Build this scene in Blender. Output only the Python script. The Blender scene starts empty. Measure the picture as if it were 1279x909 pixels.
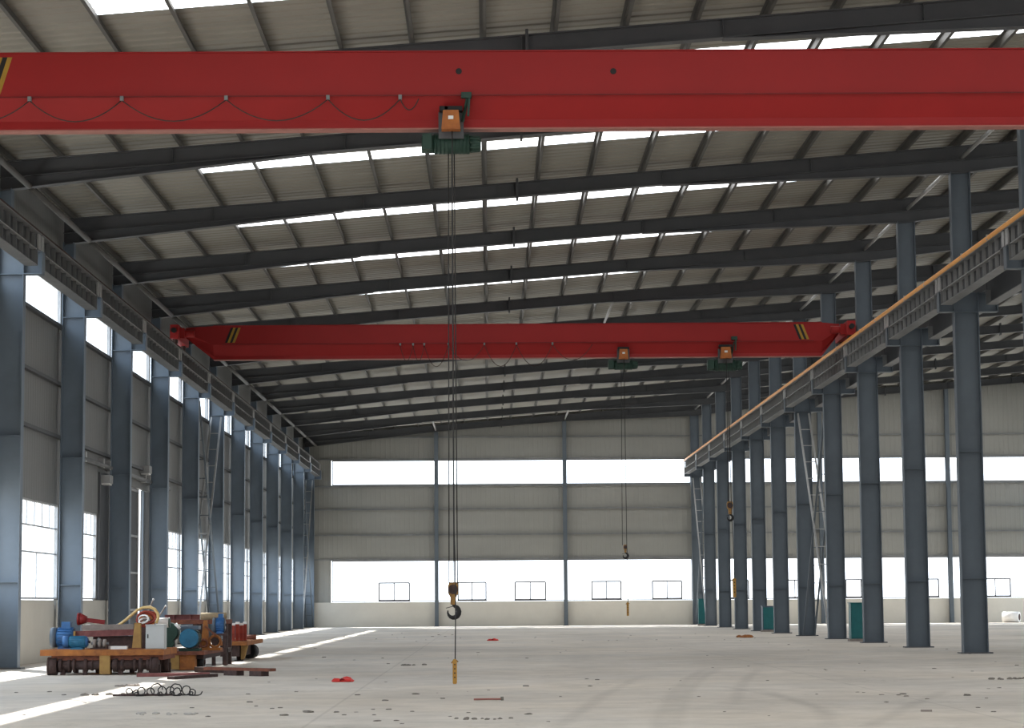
import bpy, math, random
from mathutils import Vector, Matrix
random.seed(7)
C = bpy.context.scene.collection
PI = math.pi

# ------------------------------------------------------------------ camera
F, YAW, PITCH, ROLL, H = 2804.36, .01084, .10589, -.00734, 1.44
fw = Vector((math.sin(YAW)*math.cos(PITCH), math.cos(YAW)*math.cos(PITCH), math.sin(PITCH)))
r0 = Vector((math.cos(YAW), -math.sin(YAW), 0)); u0 = r0.cross(fw)
cr, sr = math.cos(ROLL), math.sin(ROLL)
rt = r0*cr + u0*sr
up = u0*cr - r0*sr
cam_d = bpy.data.cameras.new('camera'); cam = bpy.data.objects.new('camera', cam_d); C.objects.link(cam)
cam_d.sensor_width = 36; cam_d.lens = F/1279*36; cam_d.clip_end = 2000
M = Matrix.Identity(4)
for i in range(3):
    M[i][0] = rt[i]; M[i][1] = up[i]; M[i][2] = -fw[i]
M[2][3] = H
cam.matrix_world = M
bpy.context.scene.camera = cam

def ray(x, y): return fw + rt*((x-639.5)/F) - up*((y-454.5)/F)
def at(x, y, Y):                      # point on the plane at distance Y
    v = ray(x, y); t = Y/v.y; return Vector((v.x*t, Y, H+v.z*t))
def gp(x, y, z=0.0):                  # point on the floor
    v = ray(x, y); t = (z-H)/v.z; return Vector((v.x*t, v.y*t, z))

# ------------------------------------------------------------------ mesh builder
class MB:
    def __init__(s): s.v = []; s.f = []; s.sm = []
    def add(s, vs, fs, smooth=False):
        n = len(s.v); s.v += [tuple(p) for p in vs]
        for f in fs: s.f.append(tuple(i+n for i in f)); s.sm.append(smooth)
        return s
    def box(s, x0, x1, y0, y1, z0, z1):
        if x0 > x1: x0, x1 = x1, x0
        if y0 > y1: y0, y1 = y1, y0
        if z0 > z1: z0, z1 = z1, z0
        return s.add([(x0,y0,z0),(x1,y0,z0),(x1,y1,z0),(x0,y1,z0),(x0,y0,z1),(x1,y0,z1),(x1,y1,z1),(x0,y1,z1)],
              [(0,3,2,1),(4,5,6,7),(0,1,5,4),(1,2,6,5),(2,3,7,6),(3,0,4,7)])
    def bar(s, a, b, w, h, upv=(0,0,1)):          # rectangular bar from a to b
        a = Vector(a); b = Vector(b); d = (b-a).normalized(); upv = Vector(upv)
        if abs(d.dot(upv)) > .98: upv = Vector((1,0,0))
        sx = d.cross(upv).normalized(); sz = sx.cross(d)
        vs = []
        for p in (a, b):
            for i, j in ((-1,-1),(1,-1),(1,1),(-1,1)): vs.append(p + sx*(i*w/2) + sz*(j*h/2))
        return s.add(vs, [(3,2,1,0),(4,5,6,7),(0,1,5,4),(1,2,6,5),(2,3,7,6),(3,0,4,7)])
    def tube(s, pts, r, n=8, cap=True):
        pts = [Vector(p) for p in pts]; rs = r if isinstance(r, (list, tuple)) else [r]*len(pts)
        vs = []; prev = None
        for i, p in enumerate(pts):
            d = (pts[min(i+1, len(pts)-1)] - pts[max(i-1, 0)]).normalized()
            if prev is None:
                ref = Vector((0,0,1)) if abs(d.z) < .9 else Vector((1,0,0))
                sx = d.cross(ref).normalized()
            else:
                sx = (prev - d*prev.dot(d)).normalized()
            prev = sx; sy = d.cross(sx)
            for k in range(n):
                a = 2*PI*k/n; vs.append(p + sx*(math.cos(a)*rs[i]) + sy*(math.sin(a)*rs[i]))
        fs = []
        for i in range(len(pts)-1):
            for k in range(n):
                fs.append((i*n+k, i*n+(k+1)%n, (i+1)*n+(k+1)%n, (i+1)*n+k))
        s.add(vs, fs, True)
        if cap:
            m = len(s.v)-len(vs)
            s.f.append(tuple(m+k for k in range(n-1, -1, -1))); s.sm.append(False)
            e = m+(len(pts)-1)*n
            s.f.append(tuple(e+k for k in range(n))); s.sm.append(False)
        return s
    def cyl(s, a, b, r, n=20, r2=None): return s.tube([a, b], [r, r if r2 is None else r2], n)
    def prism(s, prof, axis, a, b):               # closed 2-D profile extruded along an axis
        n = len(prof); vs = []
        for t in (a, b):
            for p, q in prof:
                vs.append({'x': (t,p,q), 'y': (p,t,q), 'z': (p,q,t)}[axis])
        fs = [(i, (i+1)%n, n+(i+1)%n, n+i) for i in range(n)]
        fs += [tuple(range(n-1,-1,-1)), tuple(range(n,2*n))]
        return s.add(vs, fs)
    def ring(s, c, axis, R, r, n=28, m=8):
        c = Vector(c); pts = []
        vs = []
        for i in range(n):
            a = 2*PI*i/n
            for j in range(m):
                b = 2*PI*j/m; q = R + r*math.cos(b); w = r*math.sin(b)
                vs.append(c + (Vector((q*math.cos(a), w, q*math.sin(a))) if axis == 'y' else Vector((w, q*math.cos(a), q*math.sin(a)))))
        fs = [(i*m+j, ((i+1)%n)*m+j, ((i+1)%n)*m+(j+1)%m, i*m+(j+1)%m) for i in range(n) for j in range(m)]
        return s.add(vs, fs, True)
    def shift(s, d):
        d = Vector(d); s.v = [tuple(Vector(p)-d) for p in s.v]; return s
    def build(s, name, mat, parent=None, loc=None):
        import bmesh
        me = bpy.data.meshes.new(name); me.from_pydata(s.v, [], s.f)
        for p, q in zip(me.polygons, s.sm): p.use_smooth = q
        bm = bmesh.new(); bm.from_mesh(me); bmesh.ops.recalc_face_normals(bm, faces=bm.faces); bm.to_mesh(me); bm.free()
        me.materials.append(mat)
        o = bpy.data.objects.new(name, me); C.objects.link(o)
        if parent: o.parent = parent
        if loc is not None: o.location = loc
        return o

def tag(o, label, cat, group=None, kind=None):
    o['label'] = label
    if cat: o['category'] = cat
    if group: o['group'] = group
    if kind: o['kind'] = kind
    return o
def thing(name, label, cat, loc=(0,0,0), group=None):
    o = bpy.data.objects.new(name, None); C.objects.link(o); o.location = loc; o.empty_display_size = .2
    return tag(o, label, cat, group)
def struct(o, label=None):
    o['kind'] = 'structure'
    if label: o['label'] = label
    return o
def dup(root, loc, label, group=None):
    r = root.copy(); C.objects.link(r); r.location = loc; r['label'] = label
    if group: r['group'] = group
    for ch in list(root.children):
        c = ch.copy(); C.objects.link(c); c.parent = r
        for g in ch.children:
            d = g.copy(); C.objects.link(d); d.parent = c
    return r
ORD = ['nearest', 'second', 'third', 'fourth', 'fifth', 'sixth', 'seventh', 'eighth', 'ninth', 'tenth', 'eleventh', 'twelfth', 'thirteenth']
NUM = ['first'] + ORD[1:] + ['fourteenth','fifteenth','sixteenth','seventeenth','eighteenth','nineteenth','twentieth']

# ------------------------------------------------------------------ materials
def mat(name, col, rough=.6, metal=0, col2=None, scale=3., amt=.5, detail=6, bump=0, bscale=None, spec=.3, stretch=None):
    m = bpy.data.materials.new(name); m.use_nodes = True
    nt = m.node_tree; b = nt.nodes['Principled BSDF']
    b.inputs['Roughness'].default_value = rough; b.inputs['Metallic'].default_value = metal
    b.inputs['Specular IOR Level'].default_value = spec
    if col2 is None: col2 = tuple(c*.72 for c in col)
    tc = nt.nodes.new('ShaderNodeTexCoord')
    src = tc.outputs['Object']
    if stretch:
        mp = nt.nodes.new('ShaderNodeMapping'); mp.inputs['Scale'].default_value = stretch
        nt.links.new(src, mp.inputs['Vector']); src = mp.outputs['Vector']
    n = nt.nodes.new('ShaderNodeTexNoise'); n.inputs['Scale'].default_value = scale; n.inputs['Detail'].default_value = detail
    n.inputs['Roughness'].default_value = .6
    nt.links.new(src, n.inputs['Vector'])
    r = nt.nodes.new('ShaderNodeValToRGB'); r.color_ramp.elements[0].position = .5-.3*(1-amt)-.05; r.color_ramp.elements[1].position = .5+.3*(1-amt)+.05
    r.color_ramp.elements[0].color = (*col2, 1); r.color_ramp.elements[1].color = (*col, 1)
    nt.links.new(n.outputs['Fac'], r.inputs['Fac']); nt.links.new(r.outputs['Color'], b.inputs['Base Color'])
    if bump:
        bn = nt.nodes.new('ShaderNodeTexNoise'); bn.inputs['Scale'].default_value = bscale or scale*4
        nt.links.new(src, bn.inputs['Vector'])
        bp = nt.nodes.new('ShaderNodeBump'); bp.inputs['Strength'].default_value = bump; bp.inputs['Distance'].default_value = .05
        nt.links.new(bn.outputs['Fac'], bp.inputs['Height']); nt.links.new(bp.outputs['Normal'], b.inputs['Normal'])
    return m

def sheet_mat(name, col, axis):                    # ribbed wall cladding, ribs as bump
    m = mat(name, col, .55, 0, tuple(c*.86 for c in col), .35, .2)
    nt = m.node_tree; b = nt.nodes['Principled BSDF']
    tc = nt.nodes.new('ShaderNodeTexCoord')
    w = nt.nodes.new('ShaderNodeTexWave'); w.wave_type = 'BANDS'; w.bands_direction = axis; w.wave_profile = 'SIN'
    w.inputs['Scale'].default_value = 1.05; w.inputs['Distortion'].default_value = 0
    nt.links.new(tc.outputs['Object'], w.inputs['Vector'])
    rp = nt.nodes.new('ShaderNodeValToRGB'); rp.color_ramp.elements[0].position = .7; rp.color_ramp.elements[1].position = .9
    nt.links.new(w.outputs['Fac'], rp.inputs['Fac'])
    bp = nt.nodes.new('ShaderNodeBump'); bp.inputs['Strength'].default_value = .4; bp.inputs['Distance'].default_value = .03
    nt.links.new(rp.outputs['Color'], bp.inputs['Height']); nt.links.new(bp.outputs['Normal'], b.inputs['Normal'])
    return m

MT = {}
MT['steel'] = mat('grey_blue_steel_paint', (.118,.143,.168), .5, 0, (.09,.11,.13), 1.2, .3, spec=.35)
MT['steel_dark'] = mat('dark_steel_paint', (.10,.103,.11), .55, 0, (.075,.078,.084), 1.2, .3)
MT['girder'] = mat('runway_steel_paint', (.23,.235,.235), .5, 0, (.155,.16,.165), 2, .3)
MT['stiff'] = mat('lit_stiffener_steel', (.36,.365,.36), .5, 0, (.25,.255,.255), 2, .3)  # runway steel lightened, light on the stiffener faces put into the colour
MT['web'] = mat('shaded_web_steel', (.06,.063,.068), .5, 0, (.045,.047,.05), 2, .3)  # runway steel darkened, shade between the lit stiffeners put into the colour
MT['steel_window_lit'] = mat('window_lit_steel_paint', (.165,.208,.255), .5, 0, (.13,.163,.20), 1.2, .3, spec=.35)  # column paint lightened to imitate window light on the left row
MT['purlin'] = mat('purlin_steel', (.105,.10,.092), .5, 0, (.07,.068,.063), 2, .3)
MT['pinkedge'] = mat('faded_red_edge', (.42,.17,.14), .6)
MT['galv'] = mat('pale_galvanised_steel', (.45,.45,.44), .4, .3, (.33,.33,.33), 4, .4)
MT['roof'] = mat('roof_sheet', (.315,.298,.255), .45, 0, (.255,.243,.207), .5, .3, stretch=(.25,2.5,1))
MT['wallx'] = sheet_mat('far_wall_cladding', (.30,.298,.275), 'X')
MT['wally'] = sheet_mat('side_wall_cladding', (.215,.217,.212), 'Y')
MT['plaster'] = mat('cream_plaster', (.64,.61,.54), .85, 0, (.57,.54,.48), .9, .3, bump=.1)
MT['red'] = mat('red_crane_paint', (.33,.017,.017), .5, 0, (.285,.016,.016), .8, .3, spec=.25)
MT['red_dark'] = mat('deep_red_paint', (.22,.012,.012), .5, 0, (.13,.010,.010), 3, .4)
MT['black'] = mat('black_rubber', (.018,.017,.017), .6, 0, (.010,.010,.010), 5, .4)
MT['yellow'] = mat('hazard_yellow_paint', (.42,.25,.03), .5, 0, (.34,.19,.03), 4, .4)
MT['pend'] = mat('dull_yellow_plastic', (.50,.27,.05), .5, 0, (.36,.18,.04), 8, .4)
MT['hazblack'] = mat('hazard_black_paint', (.02,.018,.018), .55)
MT['orange'] = mat('orange_paint', (.45,.15,.03), .5, 0, (.30,.09,.025), 6, .4)
MT['pipe'] = mat('orange_pipe_paint', (.95,.42,.06), .4, 0, (.8,.33,.06), 3, .4)
MT['green'] = mat('dark_green_enamel', (.026,.062,.045), .5, 0, (.018,.043,.032), 6, .4)
MT['teal'] = mat('teal_enamel', (.018,.145,.15), .4, 0, (.013,.11,.115), 4, .4)
MT['slate'] = mat('slate_blue_enamel', (.10,.135,.18), .4, 0, (.075,.105,.14), 4, .4)
MT['blue'] = mat('blue_motor_enamel', (.05,.17,.40), .45, 0, (.035,.11,.27), 6, .5)
MT['tealblue'] = mat('teal_blue_motor_enamel', (.035,.19,.33), .45, 0, (.025,.12,.21), 6, .5)
MT['rust'] = mat('rusty_brown_iron', (.24,.085,.05), .8, 0, (.11,.045,.032), 7, .5, bump=.3)
MT['rustdark'] = mat('dark_rust', (.085,.05,.045), .8, 0, (.04,.028,.026), 7, .5, bump=.3)
MT['rustorange'] = mat('orange_primer', (.42,.16,.04), .75, 0, (.20,.075,.03), 5, .5, bump=.2)
MT['ochre'] = mat('ochre_primer', (.40,.25,.08), .75, 0, (.28,.16,.06), 5, .5)
MT['brass'] = mat('worn_yellow_brown_paint', (.42,.22,.05), .6, 0, (.13,.075,.04), 14, .5)
MT['cabinet'] = mat('light_grey_cabinet_paint', (.50,.52,.52), .45, 0, (.43,.45,.45), 3, .4)
MT['greyboard'] = mat('weathered_grey_board', (.30,.26,.23), .8, 0, (.2,.17,.15), 6, .5)
MT['white'] = mat('white_paint', (.8,.79,.77), .6, 0, (.68,.67,.65), 4, .4)
MT['tan'] = mat('tan_tarpaulin', (.42,.33,.2), .85, 0, (.3,.23,.14), 8, .5)
MT['hose'] = mat('yellow_hose', (.68,.50,.22), .5, 0, (.5,.34,.14), 8, .4)
MT['redhose'] = mat('red_orange_hose', (.36,.06,.035), .55, 0, (.18,.03,.02), 8, .4)
MT['clod'] = mat('dirt_clod', (.25,.225,.195), .95, 0, (.13,.115,.10), 14, .5)
MT['pale_clod'] = mat('pale_rubble', (.5,.48,.45), .95, 0, (.33,.31,.29), 14, .5)
MT['redcloth'] = mat('red_plastic', (.75,.05,.04), .5, 0, (.5,.03,.03), 10, .4)
MT['rope'] = mat('dark_wire_rope', (.035,.033,.033), .55, 0, (.02,.02,.02), 20, .4)
MT['pinkplank'] = mat('red_brown_bar', (.26,.10,.09), .8, 0, (.14,.05,.05), 6, .5)
MT['ground'] = mat('pale_yard_ground', (.5,.47,.42), .95, 0, (.42,.39,.35), .2, .4)
MT['frame'] = mat('white_window_frame', (.55,.56,.57), .5)
MT['greyframe'] = mat('grey_window_frame', (.20,.20,.21), .5)

def glass():
    m = bpy.data.materials.new('window_glass'); m.use_nodes = True; nt = m.node_tree
    nt.nodes.clear(); o = nt.nodes.new('ShaderNodeOutputMaterial'); t = nt.nodes.new('ShaderNodeBsdfTransparent')
    g = nt.nodes.new('ShaderNodeBsdfGlossy'); g.inputs['Roughness'].default_value = .05
    t.inputs['Color'].default_value = (.93,.95,.97,1)
    mx = nt.nodes.new('ShaderNodeMixShader'); fr = nt.nodes.new('ShaderNodeFresnel'); fr.inputs['IOR'].default_value = 1.25
    nt.links.new(fr.outputs[0], mx.inputs[0]); nt.links.new(t.outputs[0], mx.inputs[1]); nt.links.new(g.outputs[0], mx.inputs[2])
    nt.links.new(mx.outputs[0], o.inputs['Surface']); return m
MT['glass'] = glass()
SKYLIGHT = 3.6
def skyl():
    m = bpy.data.materials.new('translucent_skylight_sheet'); m.use_nodes = True; nt = m.node_tree
    b = nt.nodes['Principled BSDF']; b.inputs['Base Color'].default_value = (.8,.82,.82,1); b.inputs['Roughness'].default_value = .5
    tc = nt.nodes.new('ShaderNodeTexCoord'); n = nt.nodes.new('ShaderNodeTexNoise'); n.inputs['Scale'].default_value = .6
    nt.links.new(tc.outputs['Object'], n.inputs['Vector'])
    mr = nt.nodes.new('ShaderNodeMapRange'); mr.inputs['To Min'].default_value = SKYLIGHT*.75; mr.inputs['To Max'].default_value = SKYLIGHT*1.25
    nt.links.new(n.outputs['Fac'], mr.inputs['Value']); nt.links.new(mr.outputs[0], b.inputs['Emission Strength'])
    b.inputs['Emission Color'].default_value = (.97,.985,1,1)
    return m
MT['skylight'] = skyl()

def floor_mat():
    m = bpy.data.materials.new('dusty_concrete_floor'); m.use_nodes = True; nt = m.node_tree; N = nt.nodes; L = nt.links
    b = N['Principled BSDF']; b.inputs['Roughness'].default_value = .8; b.inputs['Specular IOR Level'].default_value = .25
    tc = N.new('ShaderNodeTexCoord'); P = tc.outputs['Object']
    def noise(sc, det=6, rough=.6, stretch=None):
        n = N.new('ShaderNodeTexNoise'); n.inputs['Scale'].default_value = sc; n.inputs['Detail'].default_value = det; n.inputs['Roughness'].default_value = rough
        s = P
        if stretch:
            mp = N.new('ShaderNodeMapping'); mp.inputs['Scale'].default_value = stretch; L.new(P, mp.inputs['Vector']); s = mp.outputs['Vector']
        L.new(s, n.inputs['Vector']); return n.outputs['Fac']
    def mth(op, a, c=None, c2=None):
        n = N.new('ShaderNodeMath'); n.operation = op
        for i, q in enumerate((a, c, c2)):
            if q is None: continue
            if isinstance(q, (int, float)): n.inputs[i].default_value = q
            else: L.new(q, n.inputs[i])
        return n.outputs[0]
    def mrng(a, f0, f1, t0, t1):
        n = N.new('ShaderNodeMapRange'); n.inputs['From Min'].default_value = f0; n.inputs['From Max'].default_value = f1
        n.inputs['To Min'].default_value = t0; n.inputs['To Max'].default_value = t1; L.new(a, n.inputs['Value']); return n.outputs[0]
    val = mth('MULTIPLY', mrng(noise(.12, 5), .3, .7, .78, 1.1), mrng(noise(1.1, 7, .7), .3, .7, .84, 1.1))
    val = mth('MULTIPLY', val, mrng(noise(.5, 4, .6, (.35,.06,1)), .35, .65, .9, 1.06))
    speck = mrng(noise(9, 3, .7), .66, .74, 1, .72)
    val = mth('MULTIPLY', val, speck)
    # dirt patches
    dirt = mth('MULTIPLY', mrng(noise(.35, 8, .75), .54, .66, 0, 1), mrng(noise(5, 6, .75), .5, .6, 0, 1))
    val = mth('MULTIPLY', val, mrng(dirt, 0, 1, 1, .6))
    # worn wheel tracks: arcs through three floor points each
    sx = N.new('ShaderNodeSeparateXYZ'); L.new(P, sx.inputs[0]); X, Y = sx.outputs[0], sx.outputs[1]
    wob = mrng(noise(.25, 3), 0, 1, -.35, .35)
    trk = [((822,905),(832,880),(880,835)), ((845,900),(855,870),(895,835)), ((920,872),(927,855),(945,837)),
           ((920,860),(980,872),(1035,905)), ((950,862),(1000,875),(1040,892)), ((700,905),(735,880),(800,845)), ((1090,905),(1130,885),(1180,862))]
    for a, c, d in trk:
        p1, p2, p3 = gp(*a), gp(*c), gp(*d)
        ax, ay, bx, by, cx, cy = p1.x, p1.y, p2.x, p2.y, p3.x, p3.y
        D = 2*(ax*(by-cy)+bx*(cy-ay)+cx*(ay-by))
        if abs(D) < 1e-3: continue
        ux = ((ax*ax+ay*ay)*(by-cy)+(bx*bx+by*by)*(cy-ay)+(cx*cx+cy*cy)*(ay-by))/D
        uy = ((ax*ax+ay*ay)*(cx-bx)+(bx*bx+by*by)*(ax-cx)+(cx*cx+cy*cy)*(bx-ax))/D
        R = math.hypot(ax-ux, ay-uy)
        dx = mth('SUBTRACT', X, ux); dy = mth('SUBTRACT', Y, uy)
        dist = mth('SQRT', mth('ADD', mth('MULTIPLY', dx, dx), mth('MULTIPLY', dy, dy)))
        e = mth('ABSOLUTE', mth('ADD', mth('SUBTRACT', dist, R), mth('MULTIPLY', wob, .3)))
        band = mrng(e, .04, .16, 1, 0)
        # keep the track near its own three points
        mx_, my_ = (ax+bx+cx)/3, (ay+by+cy)/3; ext = max(math.hypot(ax-cx, ay-cy), 1)*.62
        ex = mth('SUBTRACT', X, mx_); ey = mth('SUBTRACT', Y, my_)
        dd = mth('SQRT', mth('ADD', mth('MULTIPLY', ex, ex), mth('MULTIPLY', ey, ey)))
        near = mrng(dd, ext*.7, ext*1.1, 1, 0)
        val = mth('MULTIPLY', val, mrng(mth('MULTIPLY', band, near), 0, 1, 1, .89))
    # floor joints
    for x0 in (-2.2, 6.2):
        e = mth('ABSOLUTE', mth('SUBTRACT', X, x0)); val = mth('MULTIPLY', val, mrng(e, .012, .03, .86, 1))
    for y0 in (44, 68, 92, 116):
        e = mth('ABSOLUTE', mth('SUBTRACT', Y, y0)); val = mth('MULTIPLY', val, mrng(e, .02, .06, .9, 1))
    hue = noise(.2, 3)
    rp = N.new('ShaderNodeValToRGB'); rp.color_ramp.elements[0].color = (.635,.59,.53,1); rp.color_ramp.elements[1].color = (.655,.59,.505,1)
    rp.color_ramp.elements[0].position = .35; rp.color_ramp.elements[1].position = .65
    L.new(hue, rp.inputs['Fac'])
    vm = N.new('ShaderNodeVectorMath'); vm.operation = 'SCALE'; L.new(rp.outputs['Color'], vm.inputs[0]); L.new(val, vm.inputs['Scale'])
    L.new(vm.outputs[0], b.inputs['Base Color'])
    bp = N.new('ShaderNodeBump'); bp.inputs['Strength'].default_value = .25; bp.inputs['Distance'].default_value = .03
    L.new(noise(4, 8, .7), bp.inputs['Height']); L.new(bp.outputs['Normal'], b.inputs['Normal'])
    return m
MT['floor'] = floor_mat()

# ------------------------------------------------------------------ shell
def row(k): return 60.47 + 8*k
WL, WR, WF, WB = -11.62, 37.2, -20.0, 140.78        # wall planes
def ztop(x): return 12.85 + .0775*(x-.83)           # rafter top
def zroof(x): return ztop(x) + .21

o = MB().box(WL-.2, WR+.2, WF-.2, WB+.2, -.2, 0).build('floor', MT['floor']); struct(o, 'dusty pale concrete floor of the hall')
mb = MB()                                            # yard outside
for x0, x1, y0, y1 in ((-160, WL-.2, -120, 300), (WR+.2, 190, -120, 300), (WL-.2, WR+.2, -120, WF-.2), (WL-.2, WR+.2, WB+.2, 300)):
    mb.box(x0, x1, y0, y1, -.35, -.06)
o = mb.build('ground', MT['ground']); struct(o, 'pale yard ground outside the hall')

# roof: ribbed sheet following the slope, with skylight strips left open
SKX0 = -7.26
def sheet(mb, x0, x1, y0, y1):
    prof = []; y = y0; p = .42
    while y < y1-.01:
        for dy, dz in ((0,0),(.26,0),(.29,.022),(.37,.022)):
            if y+dy < y1-.005: prof.append((y+dy, dz))
        y += p
    prof.append((y1, 0))
    vs = []
    for x in (x0, x1):
        for yy, dz in prof: vs.append((x, yy, zroof(x)+dz))
    n = len(prof)
    fs = [(i, i+1, n+i+1, n+i) for i in range(n-1)]
    mb.add(vs, fs)
mb = MB()
bays = list(range(-10, 10))                          # bay k runs from row(k) to row(k+1)
sk = []
ycur = WF-.2
for k in bays:
    a, b_ = row(k)+3.2, row(k)+{-2: 4.12, -1: 4.25, 0: 4.55}.get(k, 4.7)
    if a < WF: continue
    sheet(mb, WL-.25, WR+.25, ycur, a); sheet(mb, WL-.25, SKX0, a, b_); sk.append((k, a, b_)); ycur = b_
sheet(mb, WL-.25, WR+.25, ycur, WB+.3)
o = mb.build('ceiling', MT['roof']); struct(o, 'ribbed grey metal roof sheeting seen from below')
wn = [0]
def winname():
    wn[0] += 1; return 'window_%d' % wn[0]
for k, a, b_ in sk:
    mb = MB(); x0, x1 = SKX0, WR+.25
    vs = [(x0,a-.03,zroof(x0)+.012),(x1,a-.03,zroof(x1)+.012),(x1,b_+.03,zroof(x1)+.012),(x0,b_+.03,zroof(x0)+.012)]
    mb.add(vs, [(0,1,2,3)])
    o = mb.build(winname(), MT['skylight'])
    struct(o, ('white glowing roof skylight strip between the rafters, %s from the camera' % ORD[k+2]) if k >= -2 else None)

# --- left wall
LW0, LW1, UW0, UW1, BASE = 1.62, 4.15, 9.0, 10.25, 1.6
DOORY0, DOORY1, DOORH = 68.85, 77.4, 5.3
mb = MB(); X0, X1 = WL-.12, WL
ztl = zroof(WL)-.02
for k in bays:
    y0, y1 = row(k), row(k+1)
    if y1 < WF: continue
    y0 = max(y0, WF-.44)
    a0, a1 = y0, y1                                  # this bay's wall strip, one pier at its near end
    lo0, lo1 = y0+.5, y1+.44
    if k == 0: lo1 = 66.9
    if k == 2: lo0 = 78.0
    if k == 9: lo1 = WB-.4
    if k == 1: mb.box(X0, X1, 68.47+.44-.44, DOORY0, BASE, DOORH); mb.box(X0, X1, y0+.44, y1+.44, DOORH, UW0)
    else:
        mb.box(X0, X1, y0+.44 if k != 2 else DOORY1, lo0, BASE, DOORH if k == 2 else LW1)
        if k in (0, 9): mb.box(X0, X1, lo1, DOORY0 if k == 0 else WB, BASE, LW1)
        mb.box(X0, X1, y0+.44, y1+.44 if k < 9 else WB, LW1 if k != 2 else DOORH, UW0)
        if k == 2: mb.box(X0, X1, 78.0, y1+.44, LW1, DOORH)
    mb.box(X0, X1, y0+.44, y0+.5, UW0, UW1)
    if k == 9: mb.box(X0, X1, WB-.4, WB, UW0, UW1)
    mb.box(X0, X1, y0+.44, y1+.44 if k < 9 else WB, UW1, ztl)
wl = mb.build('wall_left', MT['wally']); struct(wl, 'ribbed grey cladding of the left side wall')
mb = MB()
mb.box(X0-.1, X1+.02, WF, DOORY0, 0, BASE); mb.box(X0-.1, X1+.02, DOORY1, WB, 0, BASE)
o = mb.build('wall_left_base', MT['plaster'], wl); o['label'] = 'cream plastered low masonry wall'

def window(y0, y1, z0, z1, hs, vs_, frame, fw_=.05, x=WL-.06, label=None, sash=None):   # window in the left wall
    n = winname()
    mb = MB()
    mb.box(x-.04, x+.04, y0, y1, z0, z0+fw_); mb.box(x-.04, x+.04, y0, y1, z1-fw_, z1)
    mb.box(x-.04, x+.04, y0, y0+fw_, z0, z1); mb.box(x-.04, x+.04, y1-fw_, y1, z0, z1)
    for z in hs: mb.box(x-.02, x+.02, y0, y1, z-.02, z+.02)
    for a, za, zb in vs_: mb.box(x-.015, x+.015, a-.014, a+.014, za, zb)
    f = mb.build(n, frame); struct(f, label)
    MB().add([(x,y0,z0),(x,y1,z0),(x,y1,z1),(x,y0,z1)], [(0,1,2,3)]).build('pane', MT['glass'], f)
    return f
lows = 0
for k in range(-1, 10):
    y0, y1 = row(k)+.5, row(k+1)+.44
    if k == 9: y1 = WB-.4
    if k != 1:
        ya, yb = (78.0 if k == 2 else y0), (66.9 if k == 0 else y1)
        vs_ = [(ya+(yb-ya)*t/8, 3.5, LW1) for t in range(1, 8)] + [(ya+(yb-ya)*t/3, LW0, 2.82) for t in range(1, 3)]
        window(ya, yb, LW0, LW1, (3.5, 2.82), vs_, MT['frame'], label='bright lower window of the left wall, %s bay from the camera' % ORD[k+1])
    window(y0, y1, UW0, UW1, (10.0,), [], MT['frame'], label='bright high window of the left wall, %s bay from the camera' % ORD[k+1])

# --- sliding door in the left wall
d1 = struct(MB().box(WL-.10, WL-.04, DOORY0-.02, 74.75, .03, 5.28).build('door_1', MT['steel_dark']), 'dark sliding door leaf at the left of the bright gap')
mb = MB()
for z in (.1, 1.3, 2.5, 3.7, 5.2): mb.box(WL-.04, WL+.01, DOORY0, 74.75, z-.035, z+.035)
mb.box(WL-.04, WL+.01, 74.66, 74.75, .03, 5.28)
mb.build('door_frame', MT['galv'], d1)
d2 = struct(MB().box(WL-.10, WL-.04, 75.75, 77.42, .03, 5.28).build('door_2', MT['steel_dark']), 'dark sliding door leaf at the right of the bright gap')
mb = MB(); mb.box(WL-.04, WL+.01, 75.75, 75.83, .03, 5.28); mb.build('door_frame', MT['steel'], d2)
t = thing('door_track', 'horizontal grey track with hangers above the sliding door on the left wall', 'door track', (WL+.12, 72, 5.6))
MB().tube([(0,-9,0),(0,9,0)], .07, 10).build('rail', MT['girder'], t)
for y in (-8,-5.0,-3.9,0,3.2,4.2,8): MB().box(-.12,.05,y-.1,y+.1,-.08,.2).build('hanger_bracket', MT['galv'], t)
for y, zz in ((67.4, 5.2), (75.2, 5.95)):
    t = thing('lamp_box', 'small pale box fixed to the left wall beside the sliding door, %s' % ('nearer one' if y < 70 else 'farther one'), 'box', (WL+.16, y, zz))
    MB().box(-.16,.16,-.3,.3,-.12,.12).build('housing', MT['galv'], t); MB().box(-.13,.13,-.26,.26,-.17,-.12).build('lid', MT['white'], t)
o = struct(MB().box(WL+.0, WL+.06, 66.95, DOORY0-.02, BASE+.02, DOORH+.1).build('trim_1', MT['steel_dark']), 'dark jamb panel beside the sliding door')

# --- far wall
mb = MB(); Y0, Y1 = WB, WB+.12
RX0, RX1 = -9.86, 36.6
bw0, bw1, bu0, bu1 = 1.55, 4.11, 8.82, 10.37
mb.box(WL, WR, Y0, Y1, bw1, bu0)
mb.box(WL, RX0, Y0, Y1, 1.5, bw1); mb.box(RX1, WR, Y0, Y1, 1.5, bw1)
mb.box(WL, RX0, Y0, Y1, bu0, bu1); mb.box(RX1, WR, Y0, Y1, bu0, bu1)
mb.prism([(WL,bu1),(WR,bu1),(WR,zroof(WR)-.02),(WL,zroof(WL)-.02)], 'y', Y0, Y1)
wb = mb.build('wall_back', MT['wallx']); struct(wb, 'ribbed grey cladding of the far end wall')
o = MB().box(WL, WR, Y0-.06, Y1+.1, 0, bw0-.02).build('wall_back_base', MT['plaster'], wb); o['label'] = 'pale plastered low masonry wall'
MX = [RX0, -3.27, 4.77, 12.75, 20.8, 28.82, RX1]
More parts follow.
